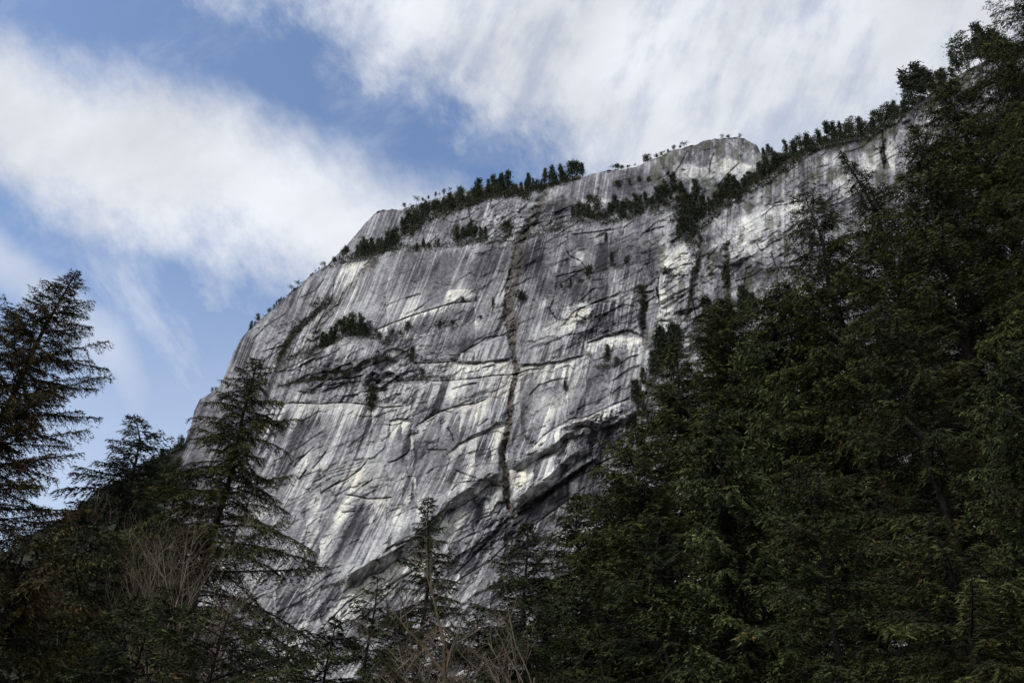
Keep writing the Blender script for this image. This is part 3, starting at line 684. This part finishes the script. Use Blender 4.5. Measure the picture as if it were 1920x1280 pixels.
# ------------------------------------------------------------------ bare deciduous trees
def bare_tree(name, label, base, Y, top_py, seed, n_stems=1, spread=.35, mat=TWIG, r0=.09, levels=4, wid=.55, group='leafless trees among the conifers', straight=.12):
    r = np.random.default_rng(seed)
    b = at(base, 1280, Y); topz = at(base, top_py, Y)[2]
    H = topz
    e = bpy.data.objects.new(name, None); COL.objects.link(e); e.location = (b[0], Y, 0); tag(e, label, 'bare tree', group)
    stems = []; twigs = []
    def grow(p, d, L, rad, lv):
        n = 7; pts = [p]; dd = d.copy()
        for k in range(n - 1):
            dd = dd + r.normal(0, straight * (.5 + .6 * lv), 3) + np.array([0, 0, .03]); dd /= np.linalg.norm(dd)
            pts.append(pts[-1] + dd * L / (n - 1))
        pts = np.array(pts); rr = rad * np.linspace(1, .45, n)
        (stems if lv <= 1 else twigs).append((pts, rr))
        if lv >= levels: return
        nc = (9, 7, 6, 4, 3)[min(lv, 4)]
        for k in range(nc):
            u = .3 + .7 * (k + r.random()) / nc; i = min(int(u * (n - 1)), n - 2)
            q = pts[i] + (pts[i + 1] - pts[i]) * (u * (n - 1) - i)
            side = r.normal(0, 1, 3); side[2] = abs(side[2]) * .35; side /= np.linalg.norm(side)
            nd = dd * (1 - wid) + side * wid + np.array([0, 0, .04]); nd /= np.linalg.norm(nd)
            grow(q, nd, L * (.30 + .22 * r.random()), rad * (.42 if lv else .4), lv + 1)
    for s_ in range(n_stems):
        d = np.array([r.normal(0, spread), r.normal(0, spread), 1.0]) if n_stems > 1 else np.array([r.normal(0, .05), 0, 1.]); d /= np.linalg.norm(d)
        off = r.normal(0, .5, 3) * (n_stems > 1); off[2] = 0
        grow(off, d, H * (.58 + .2 * r.random()) if n_stems > 1 else H * .8, r0 * (.6 + .5 * r.random()) if n_stems > 1 else r0, 0)
    obj('trunk', tubes_mesh('trunk', stems, mat, 6), e)
    obj('twigs', tubes_mesh('twigs', twigs, TWIG, 3), e)
    return e
bare_tree('bare_tree', 'pale many-stemmed leafless tree left of the drooping hemlock', 290, 22, 925, 201, n_stems=4, spread=.11, levels=3, wid=.42, r0=.04, straight=.08)
bare_tree('bare_tree', 'tuft of pale bare twigs above the corner cedar', 185, 26, 935, 202, n_stems=3, spread=.06, levels=3, wid=.42, r0=.03, straight=.08)
bare_tree('bare_tree', 'mossy-trunked spreading leafless tree low in the centre', 868, 22, 1085, 219, levels=4, wid=.66, mat=MOSSY, r0=.11, straight=.05)
bare_tree('bare_tree', 'leafless tree with reddish twigs left of the mossy one', 700, 24, 1120, 204, n_stems=2, spread=.12, levels=3, wid=.55, r0=.10)
bare_tree('bare_tree', 'leafless spreading tree right of the mossy one', 985, 25, 1150, 205, n_stems=3, spread=.22, levels=3, wid=.55, r0=.08)
bare_tree('bare_tree', 'thin leafless stems at the foot of the drooping hemlock', 420, 21, 1060, 206, n_stems=3, spread=.10, levels=3, wid=.5, r0=.03, straight=.08)

# ------------------------------------------------------------------ small far pines on the wall
def pine_proto(seed, kind):
    r = np.random.default_rng(seed); H = 1.0
    V = []; C = []; limbs = []
    nb = {'cone': 60, 'round': 40, 'flat': 18}[kind]
    for k in range(nb):
        u = r.random()
        if kind == 'cone': z = .12 + .86 * u; R = .19 * (1 - z) ** .85 + .02
        elif kind == 'round': z = .35 + .6 * u; R = .23 * math.sqrt(max(.05, 1 - ((z - .62) / .4) ** 2))
        else: z = .62 + .34 * u; R = .34 * (1 - .5 * abs(z - .8) / .2)
        R *= .6 + .7 * r.random(); az = r.random() * 6.283
        d = np.array([math.cos(az), math.sin(az), r.normal() * .2])
        p0 = np.array([0, 0, z]); p1 = p0 + d * R; limbs.append((np.array([p0, (p0 + p1) / 2, p1]), np.array([.006, .005, .003])))
        m = 20; f = r.random(m) ** .6
        c = p0 + d * R * f[:, None] + r.normal(0, .028, (m, 3)) * (.5 + 1)
        v = r.normal(0, 1, (m, 3)); v /= np.linalg.norm(v, axis=1, keepdims=True); w = np.cross(v, r.normal(0, 1, (m, 3))); w /= np.linalg.norm(w, axis=1, keepdims=True)
        sz = .030 * (.6 + .8 * r.random(m))[:, None]
        V.append(np.stack([c - v * sz, c + v * sz * .2 + w * sz * .6, c + v * sz - w * sz * .3], 1).reshape(-1, 3))
        cc = np.array([.026, .037, .019]) * (.5 + 1.1 * r.random()) * (.6 + .8 * r.random(m))[:, None] + np.array([.010, .008, .0]) * (kind == 'round')
        C.append(np.repeat(cc, 3, 0))
    V = np.concatenate(V); C = np.concatenate(C)
    crown = np_mesh('crown', V, np.arange(len(V)).reshape(-1, 3), C, False, FARLEAF)
    z = np.linspace(-.06, .97, 7); ax = np.stack([.02 * np.sin(z * 5 + seed), .02 * np.cos(z * 4), z], -1)
    trunk = tubes_mesh('trunk', [(ax, .014 * (1 - .85 * np.clip(z, 0, 1)))] + limbs, FARBARK, 4)
    return trunk, crown
PROTO = {k: [pine_proto(300 + 10 * i + j, k) for j in range(4)] for i, k in enumerate(('cone', 'round', 'flat'))}
NPINE = 0
def pine(s, t, hpx, kind, label, group=None, name='pine_tree', wide=1.0):
    global NPINE
    p = surf(s, t); cz = p[1] * CP + (p[2] - CAMZ) * SP
    h = hpx / F * cz / .84            # seen from below a vertical is foreshortened
    e = bpy.data.objects.new(name, None); COL.objects.link(e); tag(e, label, 'tree', group)
    e.location = p; e.rotation_euler = (random.gauss(0, .04), random.gauss(0, .06), random.random() * 6.283); 
    w = h * wide * random.uniform(.85, 1.25); e.scale = (w, w, h)
    tr, cr_ = PROTO[kind][random.randrange(4)]
    obj('trunk', tr, e); obj('crown', cr_, e); NPINE += 1
    return e
def row(line, n, hpx, label, group, kinds=('cone', 'cone', 'round'), jit=3, up=0, wide=1.0, name='pine_tree'):
    p = np.asarray(line, float); seg = np.hypot(*np.diff(p, axis=0).T); cum = np.concatenate([[0], np.cumsum(seg)])
    for k in range(n):
        u = (k + random.random()) / n * cum[-1]
        s = np.interp(u, cum, p[:, 0]); t = np.interp(u, cum, p[:, 1]) + random.uniform(-jit - up, jit)
        pine(s, t, hpx * random.choice((.55, .75, .9, 1.05, 1.3)) * random.uniform(.9, 1.1), random.choice(kinds), label, group, name=name, wide=wide)
row([(752,432),(770,434),(800,408),(840,396),(873,385),(940,364)], 40, 31, 'dark pine in the dense row along the upper left crest', 'pines in the dense row along the upper left crest', up=4)
row([(925,362),(955,362),(985,360),(1020,350),(1060,341),(1092,331)], 28, 31, 'dark pine in the skyline clump left of the bare summit slab', 'pines in the skyline clump left of the bare summit slab', up=4)
row([(757,392),(780,384),(820,370),(860,362)], 10, 14, 'tiny pine on the thin skyline left of the dense crest row', 'tiny pines on the thin left skyline', ('round', 'flat'), 1)
row([(705,478),(730,462),(745,448),(762,436)], 10, 18, 'small pine on the slope joining the ledge thicket to the crest row', 'small pines on the slope joining the ledge thicket to the crest row', up=4)
row([(664,488),(690,482),(720,472),(748,458)], 16, 32, 'dark pine in the thicket on the upper left ledge', 'pines in the thicket on the upper left ledge', up=3)
row([(618,500),(635,488),(655,470)], 6, 16, 'small pine on the rim left of the ledge thicket', 'small pines on the rim left of the ledge thicket', ('round',), 2)
row([(778,470),(800,466),(822,462)], 6, 18, 'short pine in the low clump on the upper ledge', 'short pines in the low clump on the upper ledge')
row([(848,456),(870,450),(890,448),(916,448)], 9, 28, 'pine in the loose group on the middle of the upper ledge', 'pines in the loose group on the upper ledge')
pine(955, 448, 38, 'round', 'broad dark pine standing alone right of the loose upper-ledge group', wide=1.4)
row([(1072,413),(1095,415),(1120,414),(1150,412),(1190,402),(1225,393)], 22, 34, 'dark pine in the belt below the summit dome', 'pines in the belt below the summit dome', up=3)
row([(1225,378),(1260,372),(1290,378),(1320,372)], 16, 34, 'dark pine in the wood right under the summit dome', 'pines in the wood under the summit dome', jit=10)
row([(1270,450),(1285,440),(1305,445),(1300,410),(1280,410)], 14, 42, 'dark conifer in the dense wedge hanging above the mottled rock', 'conifers in the dense wedge above the mottled rock', jit=8, name='conifer_tree')
row([(1315,428),(1345,398),(1375,376),(1400,360),(1445,335)], 28, 33, 'dark conifer on the ramp behind the lower buttress rim', 'conifers on the ramp behind the lower buttress rim', up=12, name='conifer_tree')
row([(1440,330),(1470,312),(1500,294),(1540,276),(1575,266)], 24, 31, 'dark conifer on the middle skyline ramp of the right buttress', 'conifers on the middle skyline ramp', up=8, name='conifer_tree')
row([(1570,262),(1600,258),(1640,248),(1680,222),(1712,194)], 28, 32, 'dark conifer on the upper skyline ramp of the right buttress', 'conifers on the upper skyline ramp', ('round', 'cone', 'round'), up=8, name='conifer_tree')
row([(1712,190),(1740,175),(1790,145),(1850,112),(1900,92)], 18, 58, 'dark conifer on the highest right skyline', 'conifers on the highest right skyline', ('round', 'cone'), up=4, name='conifer_tree')
row([(1432,292),(1450,289)], 3, 26, 'pine in the notch right of the summit dome', 'pines in the notch right of the summit dome', ('cone',))
row([(1150,319),(1175,315),(1195,309)], 6, 10, 'tiny wind-bent pine on the slab skyline left of the dome', 'tiny wind-bent pines on the slab skyline', ('flat', 'round'), 1, wide=1.6)
row([(1207,306),(1235,295),(1262,281),(1290,274)], 9, 12, 'tiny flat-topped pine on the shoulder of the dome', 'tiny flat-topped pines on the shoulder of the dome', ('flat', 'round'), 1, wide=1.7)
pine(1356, 260, 8, 'flat', 'left of the three tiny pines on top of the dome', wide=1.8)
pine(1366, 260, 8, 'round', 'middle of the three tiny pines on top of the dome', wide=1.8)
pine(1389, 260, 9, 'flat', 'right of the three tiny pines on top of the dome', wide=1.8)
row([(470,618),(478,608),(485,600)], 4, 14, 'tiny pine on the curved left skyline, lowest clump', 'tiny pines of the lowest clump on the curved left skyline', ('cone', 'round'), 1)
row([(497,592),(510,580),(525,568),(535,558)], 7, 11, 'tiny pine on the curved left skyline, middle clump', 'tiny pines of the middle clump on the curved left skyline', ('round',), 1)
row([(150,985),(200,950),(250,925),(300,900),(340,870)], 30, 26, 'dark conifer in the wood covering the far left shoulder', 'conifers in the wood on the far left shoulder', ('cone', 'round'), 12, name='conifer_tree')
pine(546, 548, 13, 'flat', 'flat-topped pine jutting from the left skyline, lower of two', wide=1.5)
pine(557, 539, 14, 'flat', 'flat-topped pine jutting from the left skyline, upper of two', wide=1.5)
row([(580,520),(595,508),(612,498)], 6, 10, 'tiny pine on the left skyline just below the rim', 'tiny pines on the left skyline just below the rim', ('round', 'flat'), 1)
row([(395,738),(408,729)], 3, 10, 'tiny bush-like pine on the low left shoulder', 'tiny bush-like pines on the low left shoulder', ('round',), 1)
row([(325,850),(342,838)], 4, 24, 'dark conifer at the foot of the left skyline', 'dark conifers at the foot of the left skyline', ('cone', 'round'), 2, name='conifer_tree')
row([(165,958),(195,938),(225,920),(260,900),(300,872)], 12, 22, 'dark conifer on the wooded shoulder far left', 'dark conifers on the wooded shoulder far left', ('cone', 'round'), 3, name='conifer_tree')
for s, t, h, k, lb in ((1160,357,22,'round','round-crowned pine alone on the slab under the dome'), (1182,349,18,'cone','thin pine just right of the round-crowned one on the slab'),
    (1200,347,18,'round','bushy pine on the slab left of the overhang shoulder'), (1217,342,12,'round','smallest pine on the slab under the dome'),
    (1056,378,14,'flat','stunted pine near the left end of the slab'), (1105,384,20,'round','stunted pine standing on the small white roof'), (1122,362,12,'flat','wind-bent pine above the small white roof'),
    (1391,301,13,'flat','small pine on the pale face of the dome'), (1137,455,20,'cone','small pine on the dark face below the belt'),
    (1150,505,34,'cone','slim pine left of the pair above the long crack'), (1180,500,22,'round','bushy pine above the right end of the long crack'),
    (1106,523,26,'round','round pine on the middle of the diagonal ledge'), (1070,540,20,'cone','pine left of the round one on the diagonal ledge'), (1053,546,16,'round','lowest pine on the diagonal ledge'),
    (1087,534,12,'round','small bush pine between two pines on the diagonal ledge'),
    (975,576,32,'round','large dark pine beside the gully in the middle of the wall'), (924,582,24,'cone','dark pine left of the one beside the gully'), (947,580,16,'cone','thin pine between the two dark gully pines'),
    (868,568,12,'round','small pine on the lip of the cream scar'), (892,566,11,'cone','thin small pine right of the cream scar'), (901,600,9,'round','tiny pine on the sloping ledge left of the gully'),
    (763,628,26,'round','round dark pine right of the big ledge clump'), (750,632,14,'round','low bush pine beside the round dark pine'), (793,625,20,'flat','wind-bent pine on the sloping ledge'),
    (824,619,18,'cone','pine in the middle of the sloping ledge'), (848,612,14,'round','last small pine on the sloping ledge'),
    (770,680,30,'cone','pine growing from the crack right of the cream block'), (791,681,14,'round','bush pine right of the one growing from the crack'), (790,711,20,'round','pine on the ledge below the crack'),
    (708,670,14,'round','small pine on top of the blocky roofs'), (695,775,52,'cone','tall thin pine in the corner below the blocky roofs'), (630,705,18,'round','dark pine on the broken left ledge'),
    (945,832,18,'round','bush pine in the dyke above the great roof'), (986,826,10,'round','small bush pine right of the dyke'), (1139,680,34,'cone','slim pine on the bright ledge at right'),
    (1105,676,18,'flat','bushy low pine left of the slim one on the bright ledge'), (1158,688,20,'round','low pine right of the slim one on the bright ledge'), (795,790,14,'round','tiny pine at the start of the arched crack'),
    (1205,560,26,'round','dark bush pine on the shady right wall'), (1205,590,30,'round','lower dark bush pine on the shady right wall'), (1251,520,20,'round','pine under the mottled pale rock'),
    (1235,560,24,'cone','slim pine on the edge of the grey rib'), (1364,500,40,'round','green pine in the gully of the right buttress'), (1368,540,34,'round','lower green pine in the gully of the right buttress'),
    (1060,735,22,'cone','faint slim pine on the pale wall at right'), (770,815,10,'round','tiny bush on the smooth lower wall'), (1072,980,16,'cone','tiny pine on the dark lower wall')):
    pine(s, t, h, k, lb, wide=1.35 if k == 'round' else 1.0)
row([(634,634),(650,631),(668,629),(690,628)], 15, 34, 'dark pine in the big clump on the left ledge', 'pines in the big clump on the left ledge', ('cone', 'round'), 2)
row([(598,655),(612,648),(628,640)], 14, 24, 'low pine at the left end of the big clump', 'low pines at the left end of the big clump', ('cone', 'round'), 4, wide=1.0)
row([(700,628),(715,638),(735,633)], 5, 12, 'low scrubby pine right of the big ledge clump', 'low scrubby pines right of the big ledge clump', ('round',), 2, wide=1.4)
row([(1225,705),(1240,690),(1262,670),(1275,640)], 12, 52, 'tall dark conifer in the cluster behind the pointed hemlock', 'conifers in the cluster behind the pointed hemlock', ('cone',), 8, wide=1.1, name='conifer_tree')
row([(1385,600),(1405,590),(1420,600)], 5, 46, 'dark conifer high behind the grey-green cedar', 'conifers behind the grey-green cedar', ('cone',), 6, name='conifer_tree')
row([(1210,720),(1190,760),(1215,800)], 5, 40, 'shadowed conifer at the wall foot left of the pointed hemlock', 'shadowed conifers at the wall foot', ('cone',), 6, name='conifer_tree')

# ------------------------------------------------------------------ scrub on ledges (uncountable)
V = []; C = []
def scrub(line, n, size, jit, col=(.022, .028, .014)):
    p = np.asarray(line, float); seg = np.hypot(*np.diff(p, axis=0).T); cum = np.concatenate([[0], np.cumsum(seg)])
    for k in range(n):
        u = random.random() * cum[-1]
        s = np.interp(u, cum, p[:, 0]) + random.gauss(0, 1.5); t = np.interp(u, cum, p[:, 1]) + random.gauss(0, jit)
        q = surf(s, t); sz = size * random.uniform(.5, 1.3); m = 26
        c = q + np.abs(rng.normal(0, 1, (m, 3))) * np.array([0, 0, sz * .8]) + rng.normal(0, 1, (m, 3)) * np.array([sz, sz * .6, sz * .25]) + np.array([0, -.5, 0])
        v = rng.normal(0, .5, (m, 3)) * sz * .45; w = rng.normal(0, .5, (m, 3)) * sz * .45
        V.append(np.stack([c - v, c + v, c + w], 1).reshape(-1, 3))
        cc = np.array(col) * random.uniform(.6, 1.5) * (.6 + .8 * rng.random(m))[:, None] + np.array([.02, .008, 0]) * (random.random() < .3)
        C.append(np.repeat(cc, 3, 0))
for ln, n, sz, j in ((L_T1[2:9], 360, 2.6, 4), ([(760,400),(800,390),(860,380),(940,362)], 260, 2.4, 4), ([(930,362),(985,362),(1090,332)], 240, 2.5, 3), (L_T2[1:], 260, 1.9, 3), ([(700,478),(745,450),(775,430)], 130, 2.0, 5), ([(640,492),(750,463)], 120, 2.2, 4), (L_T4[:5], 110, 1.8, 2.5), ([(1262,395),(1290,420),(1300,450)], 130, 2.2, 12),
                     (L_BT[2:17], 420, 2.0, 4), ([(1340,385),(1400,345),(1460,308),(1540,270),(1640,244),(1700,200)], 420, 2.2, 7), ([(1230,385),(1330,380)], 90, 1.9, 8),
                     (L_T5[:8], 190, 1.3, 3), (L_T5[7:], 70, .9, 1.5), (L_M1, 60, 1.0, 1.5), ([(622,560),(590,590),(550,625),(520,680)], 220, 1.6, 4), ([(600,650),(560,668),(600,668)], 40, 1.3, 4), ([(583,577),(600,560)], 20, 1.5, 4),
                     ([(640,704),(700,672),(745,672)], 140, 1.2, 2.5), ([(750,712),(800,708),(850,709)], 120, 1.0, 2.5), ([(520,725),(600,710),(650,704)], 110, 1.2, 3), ([(790,676),(860,676)], 50, .9, 2), ([(500,755),(640,750)], 40, .9, 2),
                     ([(970,450),(960,500),(955,560)], 60, 1.0, 4), ([(1310,450),(1300,520),(1290,600)], 70, 1.3, 4), ([(1362,460),(1366,600)], 90, 1.3, 5), ([(1205,540),(1208,620)], 70, 1.4, 4),
                     ([(470,618),(547,548),(613,498)], 90, .8, 1), ([(157,955),(270,886),(345,836)], 260, 2.6, 4), ([(120,995),(320,890)], 600, 3.4, 18), ([(1225,705),(1275,640)], 90, 2.2, 10),
                     ([(1120,690),(1160,685)], 30, 1.2, 2), ([(940,828),(950,826)], 12, 1.2, 3), ([(690,730),(695,770)], 30, 1.0, 3), ([(765,815),(780,812)], 16, .8, 2), ([(640,1095),(650,1090)], 12, 1.2, 2)):
    scrub(ln, n, sz, j)
V = np.concatenate(V); C = np.concatenate(C)
so = obj('ledge_scrub', np_mesh('ledge_scrub', V, np.arange(len(V)).reshape(-1, 3), C, False, FARLEAF))
tag(so, 'low dark scrub growing along the ledges and gullies of the cliff', 'scrub', kind='stuff')

# ------------------------------------------------------------------ sky and sun
SUN_DIR = Vector((-0.60, -0.62, 0.68)).normalized()
sun_d = bpy.data.lights.new('sun', 'SUN'); sun = bpy.data.objects.new('sun', sun_d); COL.objects.link(sun)
sun_d.energy = 2.7; sun_d.angle = math.radians(9); sun_d.color = (1, .97, .93)
sun.rotation_euler = SUN_DIR.to_track_quat('Z', 'Y').to_euler(); sun.location = (-60, -40, 90)
W = bpy.data.worlds.new('World'); SC.world = W; W.use_nodes = True
nt = W.node_tree
for n in list(nt.nodes): nt.nodes.remove(n)
N = nt.nodes.new; Lk = nt.links.new
out = N('ShaderNodeOutputWorld')
sk = N('ShaderNodeTexSky'); sk.sky_type = 'NISHITA'; sk.sun_disc = False
sk.sun_elevation = math.asin(SUN_DIR.z); sk.sun_rotation = math.atan2(SUN_DIR.x, SUN_DIR.y)
sk.air_density = 1.0; sk.dust_density = 1.2; sk.ozone_density = 1.5
tc = N('ShaderNodeTexCoord')
def vdot(v):
    n = N('ShaderNodeVectorMath'); n.operation = 'DOT_PRODUCT'; Lk(tc.outputs['Generated'], n.inputs[0]); n.inputs[1].default_value = v; return n.outputs['Value']
def M(op, a, b=None, clamp=False):
    n = N('ShaderNodeMath'); n.operation = op; n.use_clamp = clamp
    for i, v in enumerate((a, b)):
        if v is None: continue
        if isinstance(v, (int, float)): n.inputs[i].default_value = v
        else: Lk(v, n.inputs[i])
    return n.outputs[0]
# clouds laid out in image coordinates, computed from world direction
k0 = F / 1000.0
nrm = vdot((0, CP, SP)); nrm = M('MAXIMUM', nrm, .12)
cu = M('ADD', M('MULTIPLY', M('DIVIDE', vdot((1, 0, 0)), nrm), k0), .96)
cv = M('SUBTRACT', .64, M('MULTIPLY', M('DIVIDE', vdot((0, -SP, CP)), nrm), k0))
def comb(a, b):
    n = N('ShaderNodeCombineXYZ'); Lk(a, n.inputs[0]); Lk(b, n.inputs[1]); return n.outputs[0]
uv = comb(cu, cv)
def wn(vec, scale, detail, rough=.55, sx=1, sy=1, rot=0, w=0):
    m0 = N('ShaderNodeMapping'); Lk(vec, m0.inputs[0]); m0.inputs['Rotation'].default_value = (0, 0, rot); mp = N('ShaderNodeMapping'); Lk(m0.outputs[0], mp.inputs[0]); mp.inputs['Scale'].default_value = (sx, sy, 1); mp.inputs['Location'].default_value = (w, w * .7, w * .3)
    n = N('ShaderNodeTexNoise'); n.inputs['Scale'].default_value = scale; n.inputs['Detail'].default_value = detail; n.inputs['Roughness'].default_value = rough
    Lk(mp.outputs[0], n.inputs['Vector']); return n.outputs[0]
def mr(src, a, b, c, d):
    n = N('ShaderNodeMapRange'); n.interpolation_type = 'SMOOTHSTEP'; Lk(src, n.inputs[0])
    for i, v in enumerate((a, b, c, d)): n.inputs[i + 1].default_value = v
    return n.outputs[0]
warp = M('MULTIPLY', M('SUBTRACT', wn(uv, 2.6, 5, .55, w=1), .5), .26)
warp2 = M('MULTIPLY', M('SUBTRACT', wn(uv, 9, 9, .68, sx=1, sy=.6, rot=.6, w=5), .5), .22)
def line(p, q):
    """signed distance, positive to the right-hand/below side going p->q (y down)"""
    dx, dy = (q[0] - p[0]) / 1000, (q[1] - p[1]) / 1000; L = math.hypot(dx, dy); nx, ny = -dy / L, dx / L
    return M('ADD', M('ADD', M('MULTIPLY', cu, nx), M('MULTIPLY', cv, ny)), -(p[0] / 1000 * nx + p[1] / 1000 * ny))
wsum = M('ADD', warp, warp2)
# wedge of cloud coming in from the left
up = M('ADD', line((0, 40), (860, 352)), M('MULTIPLY', wsum, .7))       # >0 below upper edge
e_up = mr(up, -.05, .11, 0, 1)
lowd = M('ADD', line((0, 385), (760, 640)), M('MULTIPLY', wsum, 1.6))
e_low = mr(lowd, .10, -.16, 0, 1)
wedge = M('MULTIPLY', e_up, e_low)
# thin streaky veils under the wedge
veil = mr(wn(uv, 3.6, 7, .62, sx=1.7, sy=.6, rot=.62, w=9), .42, .72, 0, .6)
veil2 = mr(M('ADD', line((60, 560), (330, 800)), warp), .11, 0, 0, 1); v2b = mr(M('ADD', line((60, 480), (330, 700)), warp), -.03, .06, 0, .8)
under = M('MULTIPLY', M('MULTIPLY', mr(lowd, -.2, .1, 0, 1), mr(lowd, .34, .12, 0, 1)), veil)
lowveil = M('MULTIPLY', M('MULTIPLY', veil2, v2b), mr(cu, .38, .2, 0, .65))
# broken sheet filling the upper right
ur = M('ADD', line((500, 20), (960, 330)), M('MULTIPLY', wsum, -1.4))   # <0 on the upper right
e_ur = mr(ur, .05, -.14, 0, 1)
ripple = wn(uv, 5.5, 8, .58, sx=1.8, sy=.55, rot=-.40, w=3)
body = mr(M('ADD', M('MULTIPLY', ripple, .7), M('MULTIPLY', wn(uv, 9, 9, .65, w=7), .3)), .34, .56, .55, 1)
sheet = M('MULTIPLY', e_ur, body)
thin = M('MULTIPLY', mr(wn(uv, 3, 6, .6, sx=1, sy=2, rot=.5, w=12), .45, .75, 0, .35), 1)
mid = M('MULTIPLY', mr(M('ADD', line((560, 480), (1000, 300)), warp), .10, -.12, 0, 1), 0)
cov = M('MAXIMUM', M('MAXIMUM', wedge, sheet), M('MAXIMUM', under, M('MAXIMUM', lowveil, M('MAXIMUM', thin, mr(cv, .35, 1.0, 0, .42)))), clamp=True)
shade = mr(wn(uv, 2.3, 5, .55, sx=1, sy=1.6, rot=.5, w=15), .3, .7, .80, 1.04)
mixc = N('ShaderNodeMix'); mixc.data_type = 'RGBA'
blue = N('ShaderNodeVectorMath'); blue.operation = 'MULTIPLY'; Lk(sk.outputs[0], blue.inputs[0]); blue.inputs[1].default_value = (.215, .215, .222)
cl = N('ShaderNodeVectorMath'); cl.operation = 'SCALE'; cl.inputs[0].default_value = (.85, .88, .94); Lk(shade, cl.inputs['Scale'])
Lk(cov, mixc.inputs[0]); Lk(blue.outputs[0], mixc.inputs[6]); Lk(cl.outputs[0], mixc.inputs[7])
bg = N('ShaderNodeBackground'); bg.inputs['Strength'].default_value = 1.0
Lk(mixc.outputs[2], bg.inputs['Color']); Lk(bg.outputs[0], out.inputs[0])

SC.view_settings.view_transform = 'Standard'; SC.view_settings.look = 'None'; SC.view_settings.exposure = 0
SC.render.engine = 'CYCLES'
SC.cycles.max_bounces = 4; SC.cycles.diffuse_bounces = 2; SC.cycles.glossy_bounces = 1
